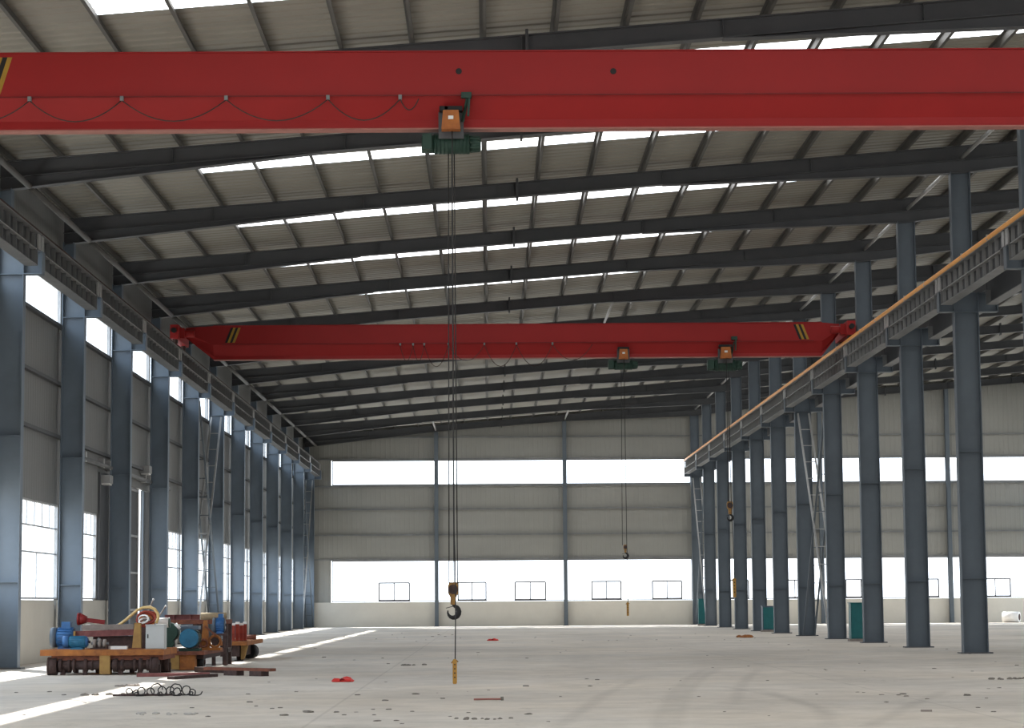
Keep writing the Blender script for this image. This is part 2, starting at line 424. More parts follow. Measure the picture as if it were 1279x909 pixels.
SASH = [[(-6.87,-4.98)], [(-1.94,-.2),(1.62,3.52)], [(6.41,8.23),(10.2,12.02)], [(14.4,16.2),(18.2,20.0)], [(22.3,24.2),(26.2,28.1)], [(30.7,32.6),(34.2,36)]]
PLC = ['leftmost', 'second from the left', 'third from the left', 'fourth from the left', 'fifth from the left', 'rightmost']
for i in range(6):
    x0, x1 = MX[i]+.06, MX[i+1]-.06; y = WB+.06
    for nm, z0, z1 in (('high', bu0, bu1), ('low', bw0, bw1)):
        mb = MB(); w = .05
        mb.box(x0, x1, y-.04, y+.04, z0, z0+w); mb.box(x0, x1, y-.04, y+.04, z1-w, z1)
        mb.box(x0, x0+w, y-.04, y+.04, z0, z1); mb.box(x1-w, x1, y-.04, y+.04, z0, z1)
        f = mb.build(winname(), MT['greyframe']); struct(f, 'bright %s window of the far wall, %s' % (nm, PLC[i]))
        MB().add([(x0,y,z0),(x1,y,z0),(x1,y,z1),(x0,y,z1)], [(0,1,2,3)]).build('pane', MT['glass'], f)
        if nm == 'low':
            for a, c in SASH[i]:
                m2 = MB(); q = .042
                m2.box(a, c, y-.05, y+.02, 2.72-q, 2.72+q); m2.box(a, c, y-.05, y+.02, z0+w, z0+w+2*q)
                for xx in (a, c): m2.box(xx-q, xx+q, y-.05, y+.02, z0+w, 2.72)
                m2.box((a+c)/2-.03, (a+c)/2+.03, y-.05, y+.02, z0+w, 2.72)
                m2.build('sash', MT['greyframe'], f)
# --- right and front walls (outside the view, closing the hall)
mb = MB(); X0, X1 = WR, WR+.12
for z0, z1 in ((0,1.6),(4.15,9.0),(10.4,zroof(WR)-.02)): mb.box(X0, X1, WF, WB, z0, z1)
o = mb.build('wall_right', MT['wally']); struct(o)
mb = MB()
for z0, z1 in ((0,1.6),(4.15,9.0)): mb.box(WL, WR, WF-.12, WF, z0, z1)
mb.prism([(WL,10.4),(WR,10.4),(WR,zroof(WR)-.02),(WL,zroof(WL)-.02)], 'y', WF-.12, WF)
o = mb.build('wall_front', MT['wallx']); struct(o)

# --- girts
GI = 0
def girt_y(z, label):
    o = MB().bar((WL+.07, 30, z), (WL+.07, WB-.1, z), .12, .09).build('wall_girt', MT['steel_dark'])
    return tag(o, label, 'girt')
girt_y(UW0-.06, 'dark steel girt along the left wall under the high windows')
girt_y(7.38, 'dark steel girt along the left wall, upper one between the window rows')
girt_y(5.95, 'dark steel girt along the left wall, lower one between the window rows')
for z, lb in ((11.8,'topmost, near the roof'),(bu1+.07,'along the top of the high windows'),(bu0-.07,'under the high windows'),(7.3,'upper one between the window rows'),(5.7,'lower one between the window rows'),(bw1+.07,'along the top of the low windows')):
    o = MB().bar((WL+.15, WB-.05, z), (WR-.1, WB-.05, z), .1, .09).build('wall_girt', MT['girder'])
    tag(o, 'horizontal steel girt on the far wall, ' + lb, 'girt')

# ------------------------------------------------------------------ columns
def hsec(mb, x0, x1, z0, z1, bf=.30, tf=.024, tw=.016, yc=0):
    mb.box(x0, x0+tf, yc-bf/2, yc+bf/2, z0, z1); mb.box(x1-tf, x1, yc-bf/2, yc+bf/2, z0, z1)
    mb.box(x0+tf, x1-tf, yc-tw/2, yc+tw/2, z0, z1)
GB, GT, NOTCH = 9.35, 10.15, 9.74        # runway beam bottom, top, notch level
BK0, BK1 = 9.2, NOTCH
def make_column(side):
    PM = MT['steel'] if side > 0 else MT['steel_window_lit']
    if side > 0:
        t = thing('steel_column', '', 'column', (12.67, row(0), 0)); x1 = .67; ux0, ux1 = 0, .54; top = 13.06
    else:
        t = thing('steel_column', '', 'column', (-11.5, row(0), 0)); x1 = .61; ux0, ux1 = 0, .30; top = 11.25
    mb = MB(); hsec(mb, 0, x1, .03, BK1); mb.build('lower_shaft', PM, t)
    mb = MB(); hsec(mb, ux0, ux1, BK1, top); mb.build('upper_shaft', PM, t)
    MB().box(-.1, x1+.1, -.22, .22, 0, .035).build('base_plate', MT['steel_dark'], t)
    for z in (BK0, 5.4, 2.0): MB().box(.024, x1-.024, -.14, .14, z-.008, z+.008).build('stiffener', PM, t)
    def bracket(xa, xb):
        m = MB(); lo = BK0 if True else BK0
        m.box(xa, xb, -.15, .15, BK1-.024, BK1); m.box(xa, xb, -.15, .15, BK0, BK0+.02); m.box(xa, xb, -.01, .01, BK0+.02, BK1-.024)
        e = xa if abs(xa-x1) > .5 and xa < 0 else xb
        m.box(e-.012, e+.012, -.15, .15, BK0, BK1)
        m.build('bracket', PM, t)
    if side > 0: bracket(-.40, 0); bracket(x1, x1+.52)
    else: bracket(x1, x1+.42)
    return t
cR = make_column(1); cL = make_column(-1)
for i, k in enumerate(range(-1, 11)):
    ml = 'grey steel column cut off by the right edge of the picture' if k == -1 else 'grey steel H column of the right-hand row, %s from the camera' % (ORD[k] if k else 'largest and nearest')
    if k == 0: cR.location.y = row(0); cR['label'] = ml; cR['group'] = 'columns of the right-hand row'
    else: dup(cR, (12.67, row(k), 0), ml, 'columns of the right-hand row')
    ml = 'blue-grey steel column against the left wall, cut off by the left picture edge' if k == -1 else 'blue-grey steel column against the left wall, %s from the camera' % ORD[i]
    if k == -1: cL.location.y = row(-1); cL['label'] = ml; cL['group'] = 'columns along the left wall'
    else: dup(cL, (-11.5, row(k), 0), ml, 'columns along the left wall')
for x, lb in ((-3.27,'left one, behind the hook'), (4.77,'middle one'), (20.8,'third one, behind the right columns'), (28.82,'rightmost one')):
    t = thing('wall_post', 'slim grey steel post on the far wall between windows, ' + lb, 'post', (x, WB-.28, 0))
    mb = MB(); zt = ztop(x)-.42
    mb.box(-.12, .12, -.16, -.14, .02, zt); mb.box(-.12, .12, .14, .16, .02, zt); mb.box(-.008, .008, -.14, .14, .02, zt)
    mb.build('shaft', MT['steel'], t); MB().box(-.18,.18,-.2,.2,0,.025).build('base_plate', MT['steel_dark'], t)

# ------------------------------------------------------------------ rafters
def sloped(mb, pts_top, pts_bot, y0, y1):
    # vertical plate between two polylines sharing the same x stations
    n = len(pts_top); vs = []
    for y in (y0, y1):
        for p in pts_top: vs.append((p[0], y, p[1]))
        for p in pts_bot: vs.append((p[0], y, p[1]))
    m = 2*n; fs = []
    for i in range(n-1):
        fs += [(i, n+i, n+i+1, i+1), (m+i, m+i+1, m+n+i+1, m+n+i), (i, i+1, m+i+1, m+i), (n+i, m+n+i, m+n+i+1, n+i+1)]
    fs += [(0, m, m+n, n), (n-1, 2*n-1, m+2*n-1, m+n-1)]
    mb.add(vs, fs)
DEP = .40
def make_rafter(xa, xb, hl, hr, splice):
    zc = 0
    t = thing('roof_rafter', '', 'rafter', (xa, row(0), 0))
    xs = [xa, xb]
    L_ = lambda x: x-xa
    mb = MB(); fl = .13
    T = [(L_(x), ztop(x)) for x in xs]; B = [(L_(x), ztop(x)-DEP) for x in xs]
    sloped(mb, T, B, -.008, .008)
    sloped(mb, T, [(x, z-.02) for x, z in T], -fl, fl)
    sloped(mb, [(x, z+.02) for x, z in B], B, -fl, fl)
    mb.build('beam', MT['steel_dark'], t)
    if hl:
        x1, d = hl; mb = MB()
        T = [(L_(xa), ztop(xa)-DEP), (L_(x1), ztop(x1)-DEP)]; B = [(L_(xa), ztop(xa)-DEP-d), (L_(x1), ztop(x1)-DEP-.02)]
        sloped(mb, T, B, -.008, .008); sloped(mb, [(x, z+.02) for x, z in B], B, -fl, fl)
        mb.build('haunch', MT['steel_dark'], t)
    if hr:
        x1, d = hr; mb = MB()
        T = [(L_(x1), ztop(x1)-DEP), (L_(xb), ztop(xb)-DEP)]; B = [(L_(x1), ztop(x1)-DEP-.02), (L_(xb), ztop(xb)-DEP-d)]
        sloped(mb, T, B, -.008, .008); sloped(mb, [(x, z+.02) for x, z in B], B, -fl, fl)
        mb.build('haunch', MT['steel_dark'], t)
    for x in splice:
        MB().box(L_(x)-.03, L_(x)+.03, -.14, .14, ztop(x)-DEP-.09, ztop(x)+.10).build('splice_plate', MT['steel_dark'], t)
    for i in range(1, 6):
        x = xa+(xb-xa)*i/6
        MB().box(L_(x)-.006, L_(x)+.006, -.12, .12, ztop(x)-DEP+.02, ztop(x)-.02).build('stiffener', MT['steel_dark'], t)
    return t
XJ = 12.95
ra = make_rafter(-11.5, XJ, (-3.9, .30), (4.8, .36), (.83,))
rb = make_rafter(XJ, 37.0, (20.5, .36), None, (25.0,))
for i, k in enumerate(range(-2, 11)):
    lb = 'dark steel roof rafter spanning the main bay, %s from the camera' % ORD[i]
    yy = row(k) if k < 10 else row(10)
    if i == 0: ra.location.y = yy; ra['label'] = lb; ra['group'] = 'rafters of the main bay'
    else: dup(ra, (-11.5, yy, 0), lb, 'rafters of the main bay')
    lb = 'dark steel roof rafter beyond the right-hand columns, %s from the camera' % ORD[i-1]
    if i == 1: rb.location.y = yy; rb['label'] = lb; rb['group'] = 'rafters of the right bay'
    elif i > 1: dup(rb, (XJ, yy, 0), lb, 'rafters of the right bay')

# ------------------------------------------------------------------ purlins
pm = MB(); pd = .2
for (x0, x1, z0, z1) in ((-.004,.004,0,pd), (-.07,0,pd-.012,pd), (0,.07,0,.012)):
    pm.box(x0, x1, 34, WB-.05, z0, z1)
P0 = pm.build('roof_purlin', MT['purlin'])
px = [-11.3] + [-.06+1.44*i for i in range(-7, 26)]
for i, x in enumerate(px):
    o = P0 if i == 0 else P0.copy()
    if i: C.objects.link(o)
    o.location = (x, 0, ztop(x)+.003)
    tag(o, 'thin steel roof purlin running away from the camera, number %d counted from the left wall' % (i+1), 'purlin', 'roof purlins')

# ------------------------------------------------------------------ tie tubes and struts
def tube_thing(name, a, b, r, m, label, cat, group):
    a = Vector(a); b = Vector(b)
    o = MB().tube([Vector((0,0,0)), b-a], r, 10).build(name, m, None, a)
    return tag(o, label, cat, group)
st = None
for i, k in enumerate(range(-2, 10)):
    o = tube_thing('eave_strut', (-10.8, row(k)+.1, 11.3), (-10.8, row(k+1)-.1, 11.3), .075, MT['purlin'], 'round eave strut high along the left wall, %s from the camera' % ORD[i], 'strut', 'eave struts along the left wall')
for i, k in enumerate(range(-1, 10)):
    o = tube_thing('tie_tube', (13.0, row(k)+.14, 13.45), (13.0, row(k+1)-.14, 13.45), .055, MT['galv'], 'pale tie tube above the right-hand column row, %s from the camera' % ORD[i], 'tie tube', 'tie tubes over the right columns')
for x, k, lb in ((4.8,3,'pale tie tube under the roof above the far red crane'),(-3.3,9,'pale tie tube under the roof at the far wall, left one'),(4.8,9,'pale tie tube under the roof at the far wall, right one')):
    tube_thing('tie_tube', (x, row(k)+.14, ztop(x)-.3), (x, row(k+1)-.14, ztop(x)-.3), .055, MT['galv'], lb, 'tie tube', 'tie tubes of the roof')

# ------------------------------------------------------------------ runway beams
def make_runway(inner, full=True, name='runway_beam'):
    t = thing(name, '', 'crane runway beam', (0,0,0)); s = inner
    mb = MB(); a, b_ = .03, 7.97; n = .42; fl = .15
    mb.box(-.008, .008, a, b_, NOTCH, GT-.02); mb.box(-.008, .008, a+n, b_-n, GB+.02, NOTCH)
    mb.build('web', MT['web'], t)
    MB().box(-fl-.02, fl+.02, a, b_, GT-.02, GT).build('top_flange', MT['girder'], t)
    mb = MB(); mb.box(-fl, fl, a+n, b_-n, GB, GB+.02); mb.box(-fl, fl, a, a+n, NOTCH, NOTCH+.02); mb.box(-fl, fl, b_-n, b_, NOTCH, NOTCH+.02)
    mb.build('bottom_flange', MT['girder'], t)
    for y0, sg in ((a+n, 1), (b_-n, -1)):
        m = MB(); m.box(-fl, fl, y0-.012, y0+.012, GB, NOTCH); m.build('end_plate', MT['girder'], t)
    MB().box(-.045, .045, .005, 7.995, GT, GT+.15).build('rail', MT['rustdark'], t)
    if full:
        m = MB()
        m.box(s*.0, s*.13, a+n, b_-n, NOTCH-.012, NOTCH+.012); m.build('side_angle', MT['stiff'], t)
        for i in range(11):
            y = a+n+.05+(b_-a-2*n-.1)*i/10
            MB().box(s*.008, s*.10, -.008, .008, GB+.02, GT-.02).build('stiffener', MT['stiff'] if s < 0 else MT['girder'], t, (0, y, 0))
        for y in (a+.04, b_-.30):
            MB().box(s*.10, s*.14, 0, .26, NOTCH+.02, GT-.02).build('splice_plate', MT['galv'], t, (0, y, 0))
    return t
gR = make_runway(-1); gL = make_runway(1); gO = make_runway(1, False)
GXR, GXL, GXO = 12.40, -10.65, 13.62
for i, k in enumerate(range(-2, 10)):
    for g, x, lb, gr in ((gR, GXR, 'grey stiffened crane runway beam on the right-hand columns, %s span from the camera', 'right-hand runway beams'),
                         (gL, GXL, 'dark stiffened crane runway beam along the left wall, %s span from the camera', 'left-hand runway beams'),
                         (gO, GXO, 'runway beam on the far side of the right-hand columns, %s span from the camera', 'outer runway beams')):
        if i == 0 and g is not gO: g.location = (x, row(k), 0); g['label'] = lb % ORD[i]; g['group'] = gr
        elif i == 0: pass
        elif i == 1 and g is gO: g.location = (x, row(k), 0); g['label'] = lb % ORD[0]; g['group'] = gr
        else: dup(g, (x, row(k), 0), lb % ORD[i if g is not gO else i-1], gr)
t = thing('conductor_pipe', 'long orange pipe along the top of the right-hand crane runway', 'pipe', (GXR-.15, 0, GT+.066))
MB().tube([(0,y,0) for y in range(42, 141, 6)]+[(0,140.2,0)], .065, 10).build('pipe', MT['pipe'], t)
for k in range(-2, 10):
    for q in (1.6, 4.6): MB().box(-.06,.06,-.03,.03,-.06,.075).build('clip', MT['galv'], t, (0, row(k)+q, 0))

# ------------------------------------------------------------------ lattice bracing
def lattice(x, y0, y1, z0, z1, w, label, xs=-1):
    t = thing('cross_brace', label, 'brace', (x, y0, 0)); L = y1-y0
    for (a, b_) in (((.3,z0),(L-.3,z1)), ((L-.3,z0),(.3,z1))):
        m = MB()
        off = .0 if a[0] < 1 else .05
        for s in (-w/2, w/2): m.bar((s+off, a[0], a[1]), (s+off, b_[0], b_[1]), .07, .07)
        n = 13
        for i in range(1, n):
            q = i/n; y = a[0]+(b_[0]-a[0])*q; z = a[1]+(b_[1]-a[1])*q
            m.bar((-w/2+off, y, z), (w/2+off, y, z), .035, .035)
        m.build('diagonal', MT['galv'] if a[0] < 1 else MT['steel'], t)
lattice(13.0, row(3), row(4), .05, 9.1, .45, 'steel lattice cross brace in the middle of the right-hand column row')
lattice(13.0, row(9), row(10), .05, 9.1, .45, 'steel lattice cross brace at the far end of the right-hand column row')
lattice(-11.18, row(3), row(4), .05, 9.1, .40, 'ladder-like steel cross brace in the middle of the left column row')
lattice(-11.18, row(9), row(10), .05, 9.1, .40, 'ladder-like steel cross brace at the far left corner')

# ------------------------------------------------------------------ overhead cranes
def make_crane(Yc, zt, zm, zs, zb, label, stripes, loops, n_loops_label):
    xl, xr = GXL, GXR
    t = thing('overhead_crane', label, 'overhead crane', ((xl+xr)/2, Yc, GT+.15)); o0 = Vector(t.location)
    hw, hs, hf = .30, .10, .12
    prof = [(-hw,zt),(hw,zt),(hw,zm),(hs,zs),(hs,zb+.03),(hf,zb+.03),(hf,zb),(-hf,zb),(-hf,zb+.03),(-hs,zs),(-hs,zs),(-hw,zm)]
    prof = [p for i, p in enumerate(prof) if i != 10]
    # main girder: straight middle and tapered ends
    mb = MB(); tz = GT+.42
    A, B_ = xl+1.2, xr-.85
    ends = [(xl+.25, lambda z: tz+.12+(z-tz)*.30+.12), (A, lambda z: z), (B_, lambda z: z), (xr-.25, lambda z: tz+.12+(z-tz)*.30+.12)]
    n = len(prof); vs = []
    for x, fz in ends:
        for y, z in prof: vs.append((x-o0.x, y, fz(z)-o0.z))
    fs = []
    for j in range(3):
        for i in range(n): fs.append((j*n+i, j*n+(i+1)%n, (j+1)*n+(i+1)%n, (j+1)*n+i))
    fs += [tuple(range(n-1,-1,-1)), tuple(range(3*n, 4*n))]
    mb.add(vs, fs); mb.build('girder', MT['red'], t)
    m = MB(); m.box(A-o0.x, B_-o0.x, -hw-.03, hw+.03, zt-o0.z, zt-o0.z+.02); m.build('cover_plate', MT['red'], t)
    m = MB(); m.box(A-o0.x, B_-o0.x, -hf-.015, hf+.015, zb-.02-o0.z, zb-o0.z+.004); m.build('bottom_flange', MT['pinkedge'], t)
    m = MB(); m.bar((A-o0.x+.3, -hw-.04, zm-o0.z), (B_-o0.x-.3, -hw-.04, zm-o0.z), .02, .02); m.build('cable_track', MT['red_dark'], t)
    for x, s in ((xl, 1), (xr, -1)):
        e = MB(); X = x-o0.x
        e.box(X-.14, X+.14, -1.35, 1.35, .14, .62)
        ec = e.build('end_carriage', MT['red_dark'] if False else MT['red'], t)
        for y in (-1.0, 1.0):
            MB().cyl((X-.07, y, .17), (X+.07, y, .17), .17, 20).build('wheel', MT['rustdark'], ec)
        for y, d in ((-1.35, -1), (1.35, 1)):
            MB().cyl((X, y, .42), (X, y+d*.16, .42), .09, 14).build('buffer', MT['black'], ec)
        dm = MB(); dm.cyl((X+s*.14, -.75, .38), (X+s*.62, -.75, .38), .13, 16); dm.box(X+s*.14, X+s*.3, -.93, -.57, .2, .56)
        dm.build('drive_motor', MT['red'], t)
    # hazard stripes painted on the front face near both ends
    for xs_ in stripes:
        k = MB(); k2 = MB(); f = -hw-.004; z0, z1 = zm-o0.z+.06, zt-o0.z-.06
        for i, col in enumerate((k, k2, k, k2)):
            a = xs_-o0.x+i*.085; lean = .20 if xs_ < 0 else -.20
            col.add([(a, f, z0), (a+.085, f, z0), (a+.085+lean, f, z1), (a+lean, f, z1)], [(0,1,2,3)])
        k.build('black_stripe', MT['hazblack'], t); k2.build('yellow_stripe', MT['yellow'], t)
    # festoon cable
    pts = []; yy = -hw-.07; zz = zm-o0.z-.02
    for a, b_, sag in loops:
        for i in range(13):
            q = i/12; pts.append((a+(b_-a)*q-o0.x, yy-.02*math.sin(PI*q), zz-.05-sag*4*q*(1-q)))
    MB().tube(pts, .011, 6).build('festoon_cable', MT['rustdark'], t)
    for a, b_, sag in loops:
        MB().box(a-o0.x-.03, a-o0.x+.03, yy-.03, yy+.05, zz-.06, zz+.02).build('cable_carrier', MT['girder'], t)
    return t
Y1c = 38.8
zf = lambda y, Y: at(640, y, Y).z
YF = Y1c-.30
lp = []
xs_ = [at(q, 119, YF).x for q in (-85, 38, 153, 283, 410, 500, 523)]
for a, b_ in zip(xs_, xs_[1:]): lp.append((a, b_, .38 if b_-a > 1 else .2))
make_crane(Y1c, zf(64.5, YF), zf(119, YF), zf(146, YF), zf(158.5, YF+.1), 'big red bridge crane girder across the top, nearest the camera', (at(-2, 90, YF).x-.30, 10.2), lp, '')
Y2c = 77.2; YF2 = Y2c-.3
lp = []
xs2 = [at(q, 430, YF2).x for q in (500, 516, 530, 560, 605, 645, 690, 740)]
for j, (a, b_) in enumerate(zip(xs2, xs2[1:])): lp.append((a, b_, .75 if j in (2,4,5) else .55))
make_crane(Y2c, zf(405, YF2), zf(428, YF2), zf(442, YF2), zf(446.5, YF2+.1), 'smaller-looking red bridge crane farther back, spanning both runways', (at(281, 415, YF2).x, at(991, 415, YF2).x+.2), lp, '')

# inspection holes on the near crane
for q in (573, 766):
    p = at(q, 89, YF)
    o = MB().cyl((0, -.006, 0), (0, .004, 0), .055, 14).build('inspection_hole', MT['hazblack'])
    par = [c for c in C.objects if c.name == 'overhead_crane'][0]
    o.parent = par; o.location = Vector(p) - Vector(par.location)

def make_hoist(pxc, Yc, zflange, label, hook_px, pend_px, sc, ropes, tarm=None, hookr=1.0, pend_col='yellow'):
    # sc: size of the hoist body; everything hangs under the crane's bottom flange
    p = at(pxc, 450, Yc); x0 = p.x
    t = thing('electric_hoist', label, 'hoist', (x0, Yc, zflange)); o0 = Vector(t.location)
    zc = -.05-.19*sc
    body = MB().cyl((-.30*sc, 0, zc), (.32*sc, 0, zc), .175*sc, 24)
    for i in range(9): body.cyl((-.28*sc+i*.07*sc, 0, zc), (-.26*sc+i*.07*sc, 0, zc), .182*sc, 24)
    body.build('drum', MT['green'], t)
    m = MB().cyl((.32*sc, 0, zc), (.52*sc, 0, zc), .145*sc, 20, .12*sc)
    for i in range(10):
        a = 2*PI*i/10; m.bar((.33*sc, math.cos(a)*.145*sc, zc+math.sin(a)*.145*sc), (.5*sc, math.cos(a)*.13*sc, zc+math.sin(a)*.13*sc), .015*sc, .02*sc)
    m.build('motor', MT['green'], t)
    m = MB().cyl((-.52*sc, 0, zc), (-.30*sc, 0, zc), .16*sc, 20); m.box(-.50*sc, -.34*sc, -.2*sc, .2*sc, zc-.12*sc, zc+.15*sc)
    m.build('gearbox', MT['green'], t)
    m = MB()
    for s in (-1, 1):
        m.box(-.22*sc, .22*sc, s*.235-.012, s*.235+.012, zc+.05, .28)
        for x in (-.14*sc, .14*sc): m.cyl((x, s*.235, .09), (x, s*.19, .09), .07*sc, 14)
    m.box(-.05, .05, -.24, .24, zc+.1*sc, zc+.14*sc)
    m.build('trolley', MT['steel_dark'], t)
    # orange control box on the camera side
    bz0, bz1 = -.07, .27*sc
    m = MB(); f0, f1 = -.24-.26*sc, -.25
    w0, w1 = .165*sc, .135*sc
    m.add([(-w0,f0,bz0),(w0,f0,bz0),(w0,f1,bz0),(-w0,f1,bz0),(-w1,f0+.03,bz1),(w1,f0+.03,bz1),(w1,f1,bz1),(-w1,f1,bz1)],
          [(0,3,2,1),(4,5,6,7),(0,1,5,4),(1,2,6,5),(2,3,7,6),(3,0,4,7)])
    cb = m.build('control_box', MT['orange'], t)
    m = MB().box(-.045*sc, .045*sc, f0-.012, f0+.03, .10*sc, .16*sc); m.build('name_plate', MT['white'], cb)
    m = MB().box(-.20*sc, .20*sc, -.30-.12*sc, -.25, bz1, bz1+.08*sc); m.cyl((-.08*sc, -.42, bz1+.05*sc), (-.08*sc, -.36, bz1+.05*sc), .03, 10); m.build('terminal_cover', MT['black'], t)
    if tarm:
        m = MB(); m.bar((.2*sc, -.27, .1), (.30*sc, -.34, .55*sc), .04, .04); m.box(.18*sc, .36*sc, -.40, -.30, .50*sc, .60*sc); m.bar((.32*sc,-.36,.5*sc),(.30*sc,-.36,.18*sc),.04,.04)
        m.build('tow_arm', MT['green'], t)
    # ropes, block, hook
    hx, hy0, hy1, hy2 = hook_px
    hp = at(hx, hy0, Yc); hb = hp.x-o0.x; hz0 = hp.z-o0.z; hz1 = at(hx, hy1, Yc).z-o0.z; hz2 = at(hx, hy2, Yc).z-o0.z
    for r in ropes:
        MB().tube([(hb+r*.7, r*.3, zc-.1*sc), (hb+r, 0, hz0-.02)], .011, 6).build('wire_rope', MT['rope'], t)
    bh = hz0-hz1
    w = bh*.23
    m = MB()
    pr = [(-w*.7,hz0),(w*.7,hz0),(w,hz0-.15*bh),(w,hz0-.48*bh),(w*.55,hz0-.68*bh),(w*.5,hz1),(-w*.5,hz1),(-w*.55,hz0-.68*bh),(-w,hz0-.48*bh),(-w,hz0-.15*bh)]
    m.prism([(hb+a, b_) for a, b_ in pr], 'y', -w*.75, w*.75)
    hk = m.build('hook_block', MT['brass'], t)
    m = MB().cyl((hb, -w*.9, hz0-.32*bh), (hb, w*.9, hz0-.32*bh), w*.95, 20); m.cyl((hb, -w*.98, hz0-.32*bh), (hb, w*.98, hz0-.32*bh), w*.25, 12); m.build('sheave', MT['rustdark'], hk)
    R = (hz1-hz2)*.40; cz = hz2+R+.03
    pts = [(hb, 0, hz1+.02), (hb+.01, 0, cz+R*1.1)]; rs = [R*.26, R*.28]
    for i in range(12):
        a = math.radians(75 - i*(270/11)); pts.append((hb+R*math.cos(a)*.95, 0, cz+R*math.sin(a))); rs.append(R*(.30+.16*math.sin(PI*min(1, i/8))) if i < 9 else R*(.30-.07*(i-8)))
    m = MB().tube(pts, rs, 12); m.bar((hb-R*1.25, 0, cz+R*.62), (hb+.02, 0, cz+R*1.0), .012, .012); m.build('hook', MT['black'], hk)
    # pendant control
    ppx, pya, pyb = pend_px
    pa = at(ppx, pya, Yc-.35); pb = at(ppx, pyb, Yc-.35)
    ex = pa.x-o0.x; ez0 = pa.z-o0.z; ez1 = pb.z-o0.z; yy = -.35
    pts = [(.02*sc, -.3, -.05), (.02*sc, yy, -.4)]
    n = 16
    for i in range(1, n+1):
        q = i/n; pts.append((.02*sc+(ex-.02*sc)*q+(.018*math.sin(q*9) if q > .75 else 0), yy, -.4+(ez0-.02+.4)*q))
    MB().tube(pts, .011, 6).build('pendant_cable', MT['rope'], t)
    ph = ez0-ez1; w = max(.036, ph*.085)
    m = MB(); m.prism([(ex-w*.6,ez0),(ex+w*.6,ez0),(ex+w,ez0-.1*ph),(ex+w,ez1+.02),(ex+w*.7,ez1),(ex-w*.7,ez1),(ex-w,ez1+.02),(ex-w,ez0-.1*ph)], 'y', yy-w*.8, yy+w*.8)
    pn = m.build('pendant_control', MT['pend'], t)
    m = MB()
    for i in range(4): m.cyl((ex, yy-w*.8-.012, ez0-ph*(.22+.17*i)), (ex, yy-w*.8+.002, ez0-ph*(.22+.17*i)), w*.35, 10)
    m.build('push_button', MT['black'], pn)
    m = MB(); m.tube([(ex-w*.4,yy,ez0-.01),(ex-w*1.6,yy,ez0-.07)], .012, 6); m.tube([(ex+w*.4,yy,ez0-.01),(ex+w*1.6,yy,ez0-.05)], .012, 6); m.build('cable_clamp', MT['brass'], pn)
    return t
zb1 = zf(158.5, YF+.1)-.02; zb2 = zf(446.5, YF2+.1)-.02
make_hoist(565, Y1c, zb1, 'green hoist with orange box on the nearest red crane, dark hook hanging low', (566, 727, 755, 773.5), (568, 823, 854), 1.0, (-.07, .015, .075), True)
make_hoist(778, Y2c, zb2, 'left hoist on the far red crane, small orange hook block', (781, 680, 690, 698), (784, 752, 769), .98, (-.10, .05))
make_hoist(905, Y2c, zb2, 'right hoist on the far red crane, near the right-hand columns', (911.5, 626, 642, 651), (917, 722, 746), 1.15, (-.05, .05), True)

# ------------------------------------------------------------------ cabinets and roll by the columns
def cabinet(px0, px1, pyt, pyb, Y, label, m1, m2, depth=.5):
    a = at(px0, pyb, Y); b_ = at(px1, pyt, Y); w = b_.x-a.x; h = b_.z
    t = thing('control_cabinet', label, 'cabinet', (a.x+w/2, Y+depth/2, 0))
    MB().box(-w/2-.05, w/2+.05, -depth/2-.08, depth/2+.05, 0, .09).build('plinth', MT['greyboard'], t)
    MB().box(-w/2, w/2, -depth/2, depth/2, .09, h).build('body', m1, t)
    d = MB().box(-w/2+.03, w/2-.03, -depth/2-.02, -depth/2, .13, h-.05).build('door', m2, t)
    MB().box(w/2-.12, w/2-.09, -depth/2-.045, -depth/2-.02, h*.5, h*.5+.12).build('handle', MT['black'], d)
    MB().box(-w/2-.03, w/2+.03, -depth/2-.03, depth/2+.03, h, h+.025).build('top_cap', m1, t)
cabinet(1063.5, 1085, 753, 801, 79.5, 'teal metal cabinet beside the third column of the right-hand row', MT['teal'], MT['teal'])
cabinet(953, 972, 757, 790, 105.5, 'slate and teal cabinet beside the sixth column of the right-hand row', MT['slate'], MT['teal'])
cabinet(873, 884, 748, 781, 136.3, 'teal cabinet at the far end of the right-hand column row', MT['teal'], MT['teal'], .4)
p = at(1266, 770, 138.5)
t = thing('material_roll', 'white roll lying on the floor by the far wall at right', 'roll', (p.x, 138.5, .34))
a = MB().tube([(-.55,.35,0),(.32,-.15,0)], .33, 24).build('wrap', MT['white'], t)
d = Vector((.87,-.5,0)).normalized()
MB().tube([Vector((.32,-.15,0))-d*.02, Vector((.32,-.15,0))+d*.012], .20, 20).build('core', MT['rustdark'], t)

# ------------------------------------------------------------------ crane machinery parked by the left wall
def motor(mb, a, b_, r, n=24, fins=True):
    a = Vector(a); b_ = Vector(b_); d = b_-a
    mb.cyl(a, b_, r*.92, n)
    if fins:
        k = 18
        ref = Vector((0,0,1)); s1 = d.normalized().cross(ref).normalized(); s2 = d.normalized().cross(s1)
        for i in range(k):
            q = 2*PI*i/k; o = s1*(math.cos(q)*r*.93)+s2*(math.sin(q)*r*.93)
            mb.bar(a+d*.08+o, b_-d*.08+o, r*.07, r*.16, o)
    return mb
def PX(px, py, Y): return at(px, py, Y)
